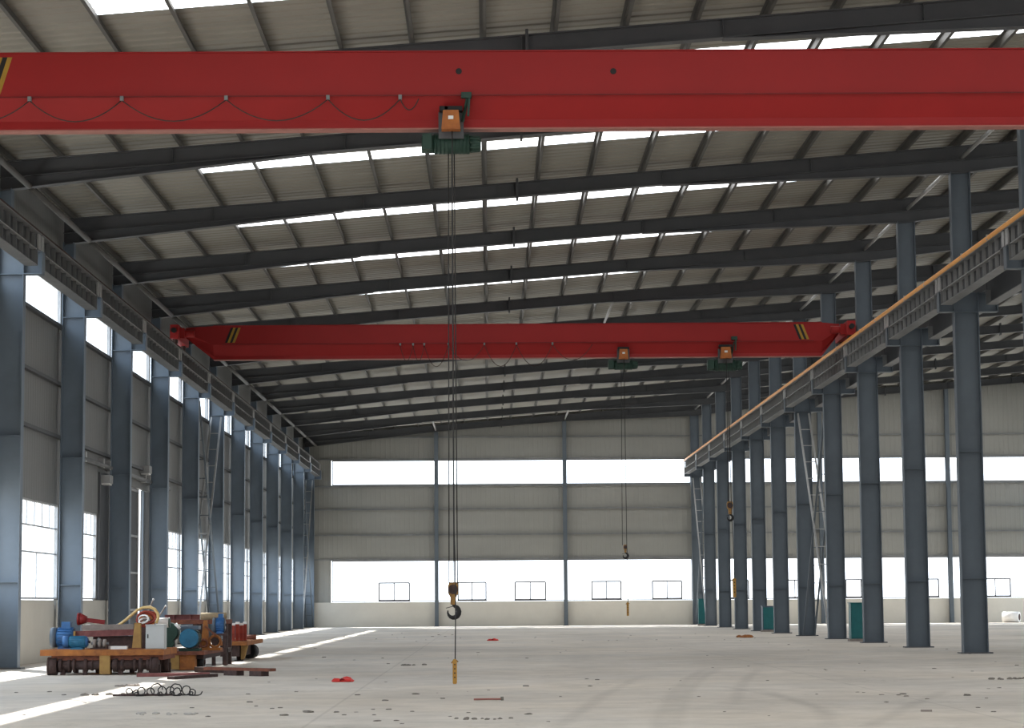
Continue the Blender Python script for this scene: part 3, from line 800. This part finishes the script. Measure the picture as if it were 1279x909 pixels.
# front trolley
Yt = 47.35
z1 = at(130, 811, Yt).z; z0 = at(130, 818.5, Yt).z
xa, xb = at(50, 815, Yt).x, at(204.5, 815, Yt).x
t = thing('crane_trolley', 'orange-decked rusty crane trolley loaded with motors, nearest on the floor by left wall', 'trolley', ((xa+xb)/2, Yt+1, 0)); T0 = Vector(t.location)
def loc(px, py, Y): return at(px, py, Y)-T0
def L(mb): return mb.shift(T0)
L(MB().box(xa, xb, Yt, Yt+2, z0, z1)).build('deck', MT['rustorange'], t)
m = MB(); xc, xd = at(63, 820, Yt).x, at(203, 820, Yt).x
m.box(xc, xd, Yt+.10, Yt+.2, z0-.10, z0); m.box(xc, xd, Yt+1.8, Yt+1.9, z0-.10, z0); m.box(xc, xc+.1, Yt+.2, Yt+1.8, z0-.1, z0); m.box(xd-.1, xd, Yt+.2, Yt+1.8, z0-.1, z0)
L(m).build('side_frame', MT['rust'], t)
za = at(130, 830.5, Yt).z
for yy in (Yt+.16, Yt+1.7):
    m = MB().cyl((at(72,830,Yt).x, yy, za), (at(188,830,Yt).x, yy, za), .10, 18)
    for a, b_, r in ((72,76,.15),(83,87,.13),(90,93,.15),(104,108,.14),(112,115,.12),(140,146,.15),(150,154,.13),(166,169,.14),(173,177,.15),(182,188,.13)):
        m.cyl((at(a,830,Yt).x, yy, za), (at(b_,830,Yt).x, yy, za), r, 18)
    L(m).build('axle_shaft', MT['rustdark'], t)
    for a, b_ in ((59.5, 70), (188, 197)):
        x0, x1 = at(a,830,Yt).x, at(b_,830,Yt).x
        m = MB().cyl((x0, yy, .19), (x1, yy, .19), .185, 22); m.cyl((x0-.02, yy, .19), (x0+.02, yy, .19), .19, 22); L(m).build('wheel', MT['rustdark'], t)
    for a, b_ in ((74,79.5),(102,107),(146,152),(171,176),(193,199)):
        x0, x1 = at(a,842,Yt).x, at(b_,842,Yt).x
        L(MB().box(x0, x1, yy-.05, yy+.05, 0, za)).build('foot', MT['rustdark'], t)
L(MB().box(at(124,830,Yt).x, at(137,830,Yt).x, Yt+.02, Yt+.3, .02, z0)).build('centre_bracket', MT['ochre'], t)

def onto(name, label, cat, px, Y, zb):
    t = thing(name, label, cat, (at(px, 800, Y).x, Y, zb)); return t, Vector(t.location)
def hmotor(px0, px1, pyt, Y, zb, label, m1, m2, flip=False, box=(.35,.65)):
    t, o = onto('electric_motor', label, 'motor', (px0+px1)/2, Y, zb)
    x0, x1 = at(px0, 800, Y).x-o.x, at(px1, 800, Y).x-o.x; h = at(px0, pyt, Y).z-zb
    hb = h*.2 if box else 0; r = (h-hb)/2*.94; zc = r+.025; w = x1-x0
    motor(MB(), (x0+w*.22, 0, zc), (x1-w*.15, 0, zc), r).build('housing', m1, t)
    MB().cyl((x0, 0, zc), (x0+w*.22, 0, zc), r*.97, 24, r*1.0).build('fan_cover', m2, t)
    MB().cyl((x1-w*.15, 0, zc), (x1-w*.08, 0, zc), r*.95, 24, r*.6).build('end_shield', m2, t)
    MB().cyl((x1-w*.09, 0, zc), (x1, 0, zc), r*.2, 12).build('shaft', MT['rustdark'], t)
    if box: MB().box(x0+w*box[0], x0+w*box[1], -r*.5, r*.5, zc+r*.8, h).build('terminal_box', m1, t)
    m = MB().box(x0+w*.3, x1-w*.25, -r*.95, r*.95, 0, .03); m.box(x0+w*.34, x1-w*.3, -r*.5, r*.5, .03, zc-r*.7); m.build('foot', m1, t)
    return t
hmotor(64, 98, 776.5, Yt+1.25, z1, 'blue electric motor with top terminal box, left end of the orange trolley deck', MT['blue'], MT['slate'], box=(.40,.72))
hmotor(79, 113, 794.5, Yt+.35, z1, 'low blue electric motor lying at the front edge of the orange deck', MT['tealblue'], MT['blue'], box=None)
t, o = onto('brake_unit', 'small grey brake coupling beside the low blue motor on the orange deck', 'brake', 125, Yt+.35, z1)
m = MB(); w = at(136,800,Yt).x-at(114,800,Yt).x
MB().box(-w/2, w/2, -.12, .12, 0, .03).build('base', MT['rustdark'], t)
for x in (-.11, 0, .1): MB().cyl((x-.03, 0, .12), (x+.03, 0, .12), .09, 18).build('disc', MT['greyboard'], t)
MB().cyl((-w/2, 0, .12), (w/2, 0, .12), .03, 10).build('shaft', MT['girder'], t)
MB().bar((-.14, .05, .03), (-.02, .05, .23), .04, .06).build('lever', MT['girder'], t)
t, o = onto('white_board', 'short white board lying on the orange deck in front of the ochre post', 'board', 148, Yt+.2, z1)
o2 = MB().box(-.19, .19, -.1, .1, 0, .065); o2.build('panel', MT['white'], t)
MB().box(-.19, -.15, -.105, .105, .0, .07).build('end_strip', MT['greyboard'], t)
t, o = onto('timber_block', 'dark timber block under the slanting channel on the orange deck', 'block', 142, Yt+1.05, z1)
MB().box(-.42, .44, -.12, .12, 0, .26).build('block', MT['rustdark'], t)
def lying(name, label, cat, pa, pb, Y, w, h, m1, prof='channel'):
    a = at(*pa, Y); b_ = at(*pb, Y); t = thing(name, label, cat, a); d = b_-a; mb = MB()
    if prof == 'channel':
        mb.bar((0,0,0), d, .02, h, (0,0,1)); up_ = Vector((0,0,1))
        for s in (-1, 1): mb.bar(Vector((0,w/2,s*(h/2-.012))), d+Vector((0,w/2,s*(h/2-.012))), w, .024)
        mb.shift((0,0,0)).build('web_and_flanges', m1, t)
        MB().bar((0,0,0), d*.03, w*.9, h*.96).build('end_plate', MT['ochre'], t)
    else:
        mb.bar((0,0,0), d, w, h); mb.build('plank', m1, t)
        MB().bar(d*.06+Vector((0,0,h/2+.006)), d*.16+Vector((0,0,h/2+.006)), w*.8, .012).build('cloth_scrap', MT['white'], t)
    return t
lying('steel_channel', 'red-brown steel channel slanting across the orange trolley', 'channel', (92.5,792), (167,789.5), Yt+.85, .20, .13, MT['pinkplank'])
lying('grey_plank', 'weathered grey plank on top of the steel channel, orange trolley', 'plank', (104,783.5), (168,782.5), Yt+1.15, .3, .11, MT['greyboard'], 'plank')
a = at(97, 773, Yt+1.2); t = thing('red_hopper', 'red conical pipe fitting lying on the grey plank', 'fitting', a); Lx = at(131, 777, Yt+1.2)-a
MB().cyl((0,0,0), (.05,0,0), .135, 24).build('rim', MT['red_dark'], t)
MB().cyl((.05,0,0), (.2,0,-.015), .13, 24, .07).build('cone', MT['red_dark'], t)
MB().bar((.18,0,-.02), Lx, .09, .09).build('stem', MT['red_dark'], t)
t, o = onto('ochre_post', 'upright ochre steel post beside the grey cabinet on the orange deck', 'post', 171.5, Yt+.3, z1)
h = at(171, 779, Yt+.3).z-z1
m = MB(); m.prism([(-.10,0),(.09,0),(.07,h),(-.05,h)], 'y', -.08, .08); m.build('stem', MT['ochre'], t)
MB().box(-.13,.12,-.11,.11,0,.025).build('foot_plate', MT['rust'], t); MB().box(-.055,.075,-.09,.09,h,h+.02).build('cap', MT['brass'], t)
t, o = onto('switch_box', 'light grey electrical box standing at the right end of the orange deck', 'electrical box', 194, Yt+.15, z1)
h = at(194, 780.5, Yt+.15).z-z1; w = (at(206,800,Yt).x-at(182,800,Yt).x)/2
MB().box(-w, w, -.02, .26, 0, h).build('body', MT['cabinet'], t)
d = MB().box(-w+.015, w-.015, -.04, -.02, .015, h-.015).build('door', MT['cabinet'], t); MB().box(-w+.04, -w+.06, -.055, -.04, h*.45, h*.62).build('latch', MT['black'], d)
MB().box(-w-.01, w+.01, -.05, .28, h, h+.012).build('lid', MT['cabinet'], t)
def pxtube(pts, Y, r): return [at(x, y, Y) for x, y in pts], r
pts = [(146,782),(152,778),(159,772.5),(166,766.5),(172,761.5),(179,758.5),(187,758),(193,760.5),(197,766),(197.5,772),(195,778)]
a = at(146, 782, Yt+1.1); t = thing('yellow_hose', 'pale yellow hose arching over the machinery of the front trolley', 'hose', a)
MB().tube([at(x, y, Yt+1.1-.3*(i/10))-a for i, (x, y) in enumerate(pts)], .032, 10).build('tube', MT['hose'], t); 
MB().cyl((0,0,0), at(148.5,780.2,Yt+1.1)-a, .042, 12).build('coupling', MT['galv'], t)
random.seed(5)
a = at(184, 773, Yt+.9); t = thing('hose_coil', 'tangled coil of red and orange hose above the grey electrical box', 'hose', a)
def coil(n, R, seed, squash=.75):
    rnd = random.Random(seed); ps = []; ax = rnd.random()*6
    for i in range(n*14):
        q = 2*PI*i/14; rr = R*(.8+.25*math.sin(i*.37+seed)); ps.append(Vector((rr*math.cos(q)+.02*math.sin(i*.5), .07*math.sin(q*.5+seed)+.03*math.cos(i*.31), rr*squash*math.sin(q)+.02*math.cos(i*.23+seed))))
    return ps
MB().tube(coil(3, .20, 1), .026, 8).build('red_hose', MT['redhose'], t)
MB().tube(coil(2, .16, 4), .022, 8).build('orange_hose', MT['orange'], t)
MB().tube([p+Vector((-.08,-.08,-.02)) for p in coil(2, .11, 2)], .02, 8).build('pale_hose', MT['white'], t)
MB().box(-.13,.13,.02,.26,z1-a.z,-.1).build('reel_stand', MT['rustdark'], t)
for pa, pb, lb in (((165,811.5),(192,747.5),'thin pale rod sticking up from the hose coil, left one'), ((173.7,811.5),(207.5,756),'thin pale rod sticking up behind the electrical box, right one')):
    yr = Yt+1.42 if pa[0] < 170 else Yt+1.68
    a = at(*pa, yr); a.z = z1; b_ = at(*pb, yr); t = thing('pale_rod', lb, 'rod', a)
    MB().cyl((0,0,0), b_-a, .016, 8).build('rod', MT['greyboard'], t); MB().cyl((b_-a)*.97, (b_-a), .022, 8).build('tip', MT['white'], t)
a = at(202.5, 777.5, Yt+1.4); t = thing('white_drum', 'white cylinder lying behind the grey electrical box', 'drum', a)
MB().cyl((-.16,0,0), (.15,0,0), .105, 24).build('shell', MT['white'], t); MB().cyl((.15,0,0), (.17,0,0), .112, 24).build('end_ring', MT['green'], t)
MB().box(-.13,.0,-.06,.06,z1-a.z,-.095).build('cradle', MT['rustdark'], t)
# second trolley behind
Y2 = 50.0; zt2 = at(230, 813.5, Y2).z; zb2_ = at(230, 818, Y2).z
xa, xb = at(198, 815, Y2).x, at(262, 815, Y2+1).x
t = thing('crane_trolley', 'rusty brown crane trolley with ochre front plate, right behind the orange-decked one', 'trolley', ((xa+xb)/2, Y2+2, 0)); T0 = Vector(t.location)
L(MB().box(xa, xb, Y2, Y2+3.6, zb2_, zt2)).build('deck', MT['rust'], t)
L(MB().box(at(208,830,Y2).x, at(223.5,830,Y2).x, Y2+.02, Y2+.3, .03, zb2_)).build('front_plate', MT['ochre'], t)
L(MB().box(at(224,830,Y2).x, at(243,830,Y2).x, Y2+.05, Y2+.4, .02, zb2_)).build('front_box', MT['rustorange'], t)
L(MB().box(at(205,830,Y2).x, at(207.5,830,Y2).x, Y2+.03, Y2+3.5, .06, zb2_)).build('side_plate', MT['rust'], t)
for px_, yy in ((250, Y2+.7), (250, Y2+3.2), (216, Y2+3.2)):
    x = at(px_, 825, yy).x; L(MB().cyl((x-.09, yy, .17), (x+.09, yy, .17), .17, 22)).build('wheel', MT['black'], t)
    L(MB().cyl((x-.12, yy, .17), (x+.12, yy, .17), .05, 12)).build('axle', MT['rustdark'], t)
L(MB().box(at(246,830,Y2+.7).x, at(257,830,Y2+.7).x, Y2+.3, Y2+3.5, .25, zb2_)).build('side_frame', MT['rustdark'], t)
zd = zt2
t, o = onto('green_gearbox', 'dark green gearbox standing between the grey electrical box and the round blue motor', 'gearbox', 213.5, Y2+.3, zd)
h = at(216, 777, Y2+.3).z-zd
MB().box(-.19,.06,-.12,.3,.0,h*.55).build('case', MT['green'], t)
MB().cyl((-.05,-.16,h*.66), (-.05,.3,h*.66), h*.33, 24).build('gear_cover', MT['green'], t)
MB().cyl((.0,-.19,h*.28), (.0,.0,h*.28), .09, 18).build('bearing_cap', MT['green'], t)
for x in (-.13,.0): MB().box(x-.05,x+.05,-.16,-.1,0,.05).build('foot', MT['green'], t)
MB().cyl((.12,-.17,h*.95), (.22,-.17,h*.78), .035, 10).build('oil_filler', MT['white'], t)
t, o = onto('electric_motor', 'large round blue motor facing the camera in a dark green housing', 'motor', 236, Y2+.2, zd)
r = 12.6*Y2/F; zc = r+.06
motor(MB(), (0,0,zc), (0,.55,zc), r).build('housing', MT['green'], t)
MB().cyl((0,-.07,zc), (0,.01,zc), r*.9, 30, r*.98).build('fan_cover', MT['tealblue'], t)
MB().cyl((0,-.085,zc), (0,-.06,zc), r*.35, 20).build('centre_cap', MT['tealblue'], t)
MB().box(-r*.95, r*.95, .0, .4, zc+r*.85, zc+r*1.22).build('terminal_box', MT['slate'], t)
MB().box(-r*1.0, r*1.0, .02, .5, 0, .06).build('foot', MT['green'], t)
t, o = onto('drum_brake', 'rust-orange brake with a big ring, right of the round blue motor', 'brake', 262, Y2+1.1, zd)
MB().box(-.22,.26,-.15,.2,0,.06).build('base', MT['rustorange'], t)
h = at(262, 774.5, Y2+1.1).z-zd
MB().prism([(-.20,.06),(.0,.06),(-.03,h*.55),(-.06,h),(-.14,h),(-.17,h*.55)], 'y', -.05, .1).build('upright', MT['rustorange'], t)
MB().ring((.12,-.03,.20), 'y', .125, .03).build('brake_ring', MT['rustorange'], t)
MB().cyl((.12,-.02,.20), (.12,.14,.20), .09, 18).build('hub', MT['rustdark'], t)
MB().bar((-.1,-.06,h*.8), (.14,-.06,.34), .04, .04).build('lever', MT['rust'], t)
MB().ring((-.13,-.07,.16), 'y', .08, .025).build('small_ring', MT['rust'], t)
# frame with tarp and beam behind
Y3 = 54.6
xa, xb = at(203, 800, Y3).x, at(284, 800, Y3).x
t = thing('machine_frame', 'dark rusty steel frame behind the second trolley carrying a beam and a rolled sheet', 'frame', ((xa+xb)/2, Y3+.5, 0)); T0 = Vector(t.location)
zt3 = at(240, 774, Y3).z
for x in (xa+.06, (xa+xb)/2, xb-.06):
    for y in (Y3+.1, Y3+.9): L(MB().box(x-.06, x+.06, y-.06, y+.06, 0, zt3-.09)).build('leg', MT['rustdark'], t)
m = MB(); m.box(xa, xb, Y3, Y3+.12, zt3-.1, zt3); m.box(xa, xb, Y3+.88, Y3+1.0, zt3-.1, zt3); m.box(xa, xa+.12, Y3+.12, Y3+.88, zt3-.1, zt3); m.box(xb-.12, xb, Y3+.12, Y3+.88, zt3-.1, zt3)
L(m).build('top_frame', MT['rust'], t)
L(MB().box(xa, xb, Y3, Y3+1, .30, .40)).build('shelf', MT['rustdark'], t)
x0, x1 = at(203, 770, Y3).x, at(247, 770, Y3).x
t = thing('steel_beam', 'rusty red-brown beam lying on the dark frame behind the round blue motor', 'beam', ((x0+x1)/2, Y3+.4, zt3)); w = (x1-x0)/2
m = MB(); m.box(-w, w, -.08, .08, 0, .015); m.box(-w, w, -.008, .008, .015, .11); m.box(-w, w, -.08, .08, .11, .125); m.build('section', MT['pinkplank'], t)
for x in (-w*.5, w*.45): MB().box(x-.02, x+.02, -.07, -.008, .015, .11).build('stiffener', MT['pinkplank'], t)
x0, x1 = at(249, 768, Y3).x, at(281, 768, Y3).x
t = thing('rolled_tarpaulin', 'tan rolled sheet lying on the dark frame behind the drum brake', 'tarpaulin', ((x0+x1)/2, Y3+.3, zt3)); w = (x1-x0)/2
MB().cyl((-w,0,.085), (w,0,.085), .085, 20).build('roll', MT['tan'], t); MB().cyl((w,0,.085), (w+.01,0,.085), .05, 16).build('roll_end', MT['greyboard'], t)
t = hmotor(266, 283, 773, Y3-.5, zt3-.45, 'upper blue motor at the right end of the dark frame', MT['blue'], MT['slate'], box=(.4,.75))
t.location.z = at(270, 791, Y3-.5).z
x = t.location.x
t = thing('motor_stand', 'dark stand under the upper blue motor, right of the drum brake', 'stand', (x, Y3-.5, 0)); zz = at(270, 791, Y3-.5).z
MB().box(-.18,.18,-.16,.16,zz-.05,zz).build('top_plate', MT['rustdark'], t)
for sx in (-.14,.14):
    for sy in (-.12,.12): MB().box(sx-.03,sx+.03,sy-.03,sy+.03,0,zz-.05).build('leg', MT['rustdark'], t)
# third trolley
Y4 = 58.0; zt4 = at(290, 801, Y4).z; zb4 = at(290, 806, Y4).z
xa, xb = at(272, 805, Y4).x, at(309, 805, Y4).x
t = thing('crane_trolley', 'small brown tray trolley with a black wheel, farthest of the machinery', 'trolley', ((xa+xb)/2, Y4+2, 0)); T0 = Vector(t.location)
L(MB().box(xa, xb, Y4, Y4+4, zb4, zt4)).build('deck', MT['rustorange'], t)
L(MB().box(xa+.05, xb-.22, Y4+.1, Y4+3.8, .12, zb4)).build('under_frame', MT['rustdark'], t)
L(MB().prism([(xb-.2,.04),(xb-.12,.04),(xb-.02,zb4),(xb-.2,zb4)], 'y', Y4+.3, Y4+.5)).build('bracket', MT['ochre'], t)
for px_, yy in ((283, Y4+.6), (300, Y4+.6), (283, Y4+3.4)):
    x = at(px_, 820, yy).x; L(MB().cyl((x-.08, yy, .15), (x+.08, yy, .15), .15, 20)).build('wheel', MT['rustdark'], t)
p = at(313, 809, Y4+3)
L(MB().cyl((p.x-.05, Y4+2.9, .19), (p.x+.02, Y4+3.25, .19), .19, 24)).build('side_wheel', MT['black'], t)
L(MB().cyl((xb-.3, Y4+3.05, .19), (p.x, Y4+3.05, .19), .05, 12)).build('axle', MT['rustdark'], t)
p = at(317, 799.5, Y4+2.8); 
L(MB().cyl((p.x-.18, Y4+2.8, zt4+.06), (p.x+.06, Y4+2.8, zt4+.06), .07, 16)).build('travel_motor', MT['rust'], t)
for j, px_ in enumerate((291, 296.5, 301.5, 306)):
    lb = 'red upright bar with white top standing on the small tray trolley, %s from left' % ['first','second','third','last'][j]
    t, o = onto('red_bar', lb, 'bar', px_, Y4+.3+.15*j, zt4)
    h = at(px_, 778-(j % 2)*1.5, Y4+.3).z-zt4
    MB().box(-.045,.045,-.05,.05,.02,h-.06).build('stem', MT['redhose'], t); MB().box(-.05,.05,-.055,.055,h-.06,h).build('cap', MT['white'], t); MB().box(-.055,.055,-.06,.06,0,.02).build('foot', MT['rust'], t)
t, o = onto('oil_can', 'small dark green can at the back of the tray trolley', 'can', 286, Y4+1.0, zt4)
MB().cyl((0,0,0), (0,0,.28), .10, 18).build('body', MT['green'], t); MB().cyl((0,0,.28), (0,0,.36), .05, 12, .03).build('neck', MT['white'], t)
# bars on the floor in front
def floorbar(name, pa, pb, w, h, z, m1, label, cat):
    a = gp(*pa); b_ = gp(*pb); a.z = b_.z = z+h/2
    t = thing(name, label, cat, (a.x, a.y, z)); d = b_-a; o = Vector((0,0,h/2))
    MB().bar(o, o+d, w, h).build('bar', m1, t)
    return t
floorbar('steel_bar', (171,845), (262,844), .3, .07, 0, MT['pinkplank'], 'long red-brown steel bar on the floor in front of the orange trolley', 'bar')
floorbar('steel_bar', (213,848.5), (268,845), .16, .06, 0, MT['rustdark'], 'shorter dark bar on the floor nearest the camera, before the trolleys', 'bar')
floorbar('steel_bar', (250,839), (292,840.5), .3, .11, 0, MT['rustdark'], 'thick dark plate on the floor right of the orange trolley', 'bar')
floorbar('timber_spacer', (284,843.2), (300,843.6), .2, .10, 0, MT['rustdark'], 'short timber spacer under the rusty rail, right of trolleys', 'spacer')
floorbar('timber_spacer', (316,844), (331,844.4), .2, .10, 0, MT['rustdark'], 'short timber spacer at the right end of the rusty rail', 'spacer')
floorbar('rusty_rail', (258,842.5), (341,844.6), .16, .06, .10, MT['rust'], 'rusty rail lying across a dark plate and spacers, pointing right', 'rail')
# tangled wire
a = gp(200, 869); t = thing('wire_coil', 'tangled dark wire coils lying on the floor in front of the trolleys', 'wire', (a.x, a.y, 0))
rnd = random.Random(11)
for seg, (p0, p1, R, n) in enumerate(((156,190,.075,6),(188,222,.10,6),(214,244,.08,5))):
    ps = []
    s = gp(p0, 870.5).x-a.x; e = gp(p1, 869.5).x-a.x
    for i in range(n*12+1):
        q = i/(n*12); ang = 2*PI*i/12+rnd.uniform(-.15,.15); rr = R*(.65+.4*math.sin(i*.21+seg))
        ps.append(Vector((s+(e-s)*q+rr*math.cos(ang), .12*math.sin(i*.13+seg*2)+.05*math.cos(ang), max(.012, rr*.9+rr*math.sin(ang)*.95))))
    MB().tube(ps, .010, 6).build('wire_strand', MT['rope'], t)
MB().bar((-.75,-.05,.02), (.2,.0,.02), .03, .03).build('tie_wire', MT['rustdark'], t)
# ------------------------------------------------------------------ litter on the floor
def lump(seed, r, flat=.55):
    import bmesh
    rnd = random.Random(seed); bm = bmesh.new(); bmesh.ops.create_icosphere(bm, subdivisions=2, radius=r)
    for v in bm.verts:
        k = rnd.uniform(.72, 1.2); v.co = Vector((v.co.x*k*1.25, v.co.y*k, max(-.35*r, v.co.z*k)*flat))
    zm = min(v.co.z for v in bm.verts)
    mb = MB(); bm.verts.ensure_lookup_table()
    mb.add([(v.co.x, v.co.y, v.co.z-zm) for v in bm.verts], [tuple(q.index for q in f.verts) for f in bm.faces]); bm.free()
    return mb
CL = [lump(i, .10).build('dirt_clod', MT['clod']) for i in range(3)]
used = [0,0,0]
def clod(px, py, s, fl=1.0, rnd=random.Random(3)):
    k = rnd.randrange(3); o = CL[k]
    if used[k]: o = CL[k].copy(); C.objects.link(o)
    used[k] = 1
    p = gp(px, py); o.location = (p.x, p.y, 0); o.rotation_euler = (0,0,rnd.uniform(0,6)); o.scale = (s*1.2, s*1.2, s*fl)
    tag(o, 'small dark clod of dirt on the dusty concrete floor', 'dirt', 'dirt clods on the floor')
PK = [(1167,835,.8),(1128,867,1),(1132,869.5,.7),(1122,868,.6),(1158,873,.6),(1208,868.5,1.3),(1107,877,.7),(1241,889,.6),(1270,831,.8),
 (657,857,1.1),(733,848,.7),(746,849,.8),(737,857,.8),(660,892,1),(519,867,1.1),(481,875,1.0),(310,867,.7),(312,877,.9),(320,882,.6),(385,889.5,1.5),(355,893.5,1.1),(350,884,.7),
 (471,900.5,.8),(467,893,.6),(466,886,.5),(553,872.5,.8),(447,868,.8),(486,886,.7),(430,893,.6),(420,889.5,.8),(405,821,1.2),(485,829,.8),(478,822,.7),(344,840.5,.0),
 (495,900,.7),(502,904,.5),(340,885,.6),(62,864,.8),(80,868,.9),(20,865,.7),(105,878,.6),(370,864,.6),(395,848,.5),(336,852,.5),
 (597,815,.8),(560,822,.6),(658,822,.7),(700,815,.6),(760,800,.8),(690,801,.6),(728,800,.7),(668,797,.6),(640,803,.5),(785,797,.7),(820,799,.8),(850,796,.7),(885,795,.9),(905,799,.7),(925,800,.6),(943,797,.8),(985,805,.8),(960,803,.5),(1010,812,.6),
 (490,793,.9),(505,796,.8),(470,798,.8),(455,793,.6),(430,795,.7),(520,801,.7),(548,793,1.2),(556,795,1.0),(565,793,1.1),(540,795,1.2),(575,797,.8),(532,799,.6),
 (873,870,.5),(905,889,.5),(935,832,.5),(1030,836,.5),(1080,838,.5),(1190,846,.5),(1232,872,.5),(1020,867,.5),(850,850,.4),(700,870,.5),(610,862,.5),(585,890,.5),(260,895,.7),(240,884,.6),(30,893,.6)]
for px_, py_, s in PK:
    if s > 0: clod(px_, py_, s*.42, .62)
rnd2 = random.Random(21)
for i in range(45):
    px_ = rnd2.uniform(330, 1250); py_ = 790+rnd2.random()**1.6*112
    clod(px_, py_, rnd2.uniform(.12, .30)*(1.25 if py_ < 812 else 1), .5)
# larger named bits
def patch(px, py, label, w, d, h, m1, n, seed, cat='rubble'):
    p = gp(px, py); t = thing('rubble_patch', label, cat, (p.x, p.y, 0)); r_ = random.Random(seed)
    for i in range(n):
        o = lump(seed+i, r_.uniform(.5,1)*h*1.1, .6).build('lump', m1, t); o.location = (r_.uniform(-w,w), r_.uniform(-d,d), 0)
patch(207, 892, 'flat patch of pale rubble on the floor near the bottom left', .42, .25, .035, MT['pale_clod'], 16, 40)
patch(1262, 848, 'scatter of brown rubble on the floor at the right picture edge', .55, .3, .05, MT['clod'], 10, 60)
patch(515, 831, 'dark flat scrap heap on the floor left of the hanging pendant', .32, .25, .045, MT['clod'], 7, 80)
patch(606, 898, 'low strip of dark rubble near the bottom centre of the floor', .4, .15, .028, MT['clod'], 10, 100)
patch(931, 796, 'small orange-brown heap on the floor before the sixth right-hand column', .28, .5, .14, MT['rustorange'], 8, 120)
patch(145, 868, 'thin line of dirt lumps on the floor left of the tangled wire', .6, .12, .05, MT['clod'], 10, 140)
patch(160, 857, 'small reddish dirt heap in front of the orange-decked trolley', .22, .2, .06, MT['greyboard'], 6, 160)
def rag(px, py, label, s, seed):
    p = gp(px, py); t = thing('red_bag', label, 'bag', (p.x, p.y, 0))
    a = lump(seed, s, .6).build('left_fold', MT['redcloth'], t); b_ = lump(seed+3, s*1.1, .62).build('right_fold', MT['redcloth'], t)
    a.location = (-s*.85, 0, 0); b_.location = (s*.9, s*.2, 0)
    m = MB().tube([(-s*.3,-s*.6,s*.35),(0,-s*.7,s*.6),(s*.35,-s*.5,s*.5)], s*.16, 8); m.build('knot', MT['red_dark'], t)
rag(427, 851.5, 'crumpled bright red bag on the floor right of the trolleys, nearer one', .10, 7)
rag(615, 800, 'small bright red bag far off on the floor, right of the hook', .10, 9)
a = gp(592, 875); b_ = gp(627, 874.5); t = thing('pale_stick', 'pinkish stick lying on the floor below and right of the pendant', 'stick', (a.x, a.y, .02))
MB().tube([(0,0,0), (b_-a)*.5+Vector((0,.06,.0)), b_-a], .014, 8).build('stem', MT['pinkedge'], t); MB().cyl((b_-a)*.96, (b_-a)*1.05, .035, 8).build('knob', MT['clod'], t)
a = gp(1150, 888.5); b_ = gp(1164, 888.5); t = thing('flat_slat', 'short brown slat lying on the floor at lower right', 'slat', (a.x, a.y, .012))
MB().bar((0,0,0), b_-a, .06, .024).build('slat', MT['greyboard'], t)

# ------------------------------------------------------------------ light
sd = Vector((5.3, -10.0, -9.5)).normalized()
s = bpy.data.lights.new('sun', 'SUN'); s.energy = 14.0; s.angle = math.radians(.6); s.color = (1, .96, .90)
so = bpy.data.objects.new('sun', s); C.objects.link(so); so.rotation_euler = sd.to_track_quat('-Z', 'Y').to_euler(); so.location = (-30, 60, 60)
w = bpy.data.worlds.new('sky'); bpy.context.scene.world = w; w.use_nodes = True
nt = w.node_tree; bg = nt.nodes['Background']
tc = nt.nodes.new('ShaderNodeTexCoord'); sp = nt.nodes.new('ShaderNodeSeparateXYZ'); nt.links.new(tc.outputs['Generated'], sp.inputs[0])
rp = nt.nodes.new('ShaderNodeValToRGB'); rp.color_ramp.elements[0].color = (.62,.66,.70,1); rp.color_ramp.elements[1].color = (.74,.86,1,1)
rp.color_ramp.elements[0].position = .02; rp.color_ramp.elements[1].position = .35
nt.links.new(sp.outputs['Z'], rp.inputs['Fac']); nt.links.new(rp.outputs['Color'], bg.inputs['Color'])
bg.inputs['Strength'].default_value = 4.8
def portal(x, y, z, sx, sy, rot):
    l = bpy.data.lights.new('window_portal', 'AREA'); l.shape = 'RECTANGLE'; l.size = sx; l.size_y = sy
    l.cycles.is_portal = True
    o = bpy.data.objects.new('window_portal', l); C.objects.link(o); o.location = (x, y, z); o.rotation_euler = rot
portal((RX0+RX1)/2, WB+.15, (bw0+bw1)/2, RX1-RX0, bw1-bw0, (-PI/2, 0, 0))
portal((RX0+RX1)/2, WB+.15, (bu0+bu1)/2, RX1-RX0, bu1-bu0, (-PI/2, 0, 0))
LY = WB-WF
for x, rz in ((WL-.16, -PI/2), (WR+.16, PI/2)):
    portal(x, (WB+WF)/2, (LW0+LW1)/2, LW1-LW0, LY, (0, rz, 0)); portal(x, (WB+WF)/2, (UW0+UW1)/2+.05, UW1-UW0+.1, LY, (0, rz, 0))
for z0, z1 in ((1.6,4.15),(9,10.4)): portal((WL+WR)/2, WF-.16, (z0+z1)/2, WR-WL, z1-z0, (PI/2, 0, 0))

sc = bpy.context.scene
sc.cycles.max_bounces = 8; sc.cycles.diffuse_bounces = 6; sc.cycles.transparent_max_bounces = 12
sc.cycles.caustics_reflective = False; sc.cycles.caustics_refractive = False
sc.cycles.sample_clamp_indirect = 6
sc.view_settings.view_transform = 'Standard'; sc.view_settings.look = 'None'
sc.view_settings.exposure = 0.0; sc.view_settings.gamma = 1.0
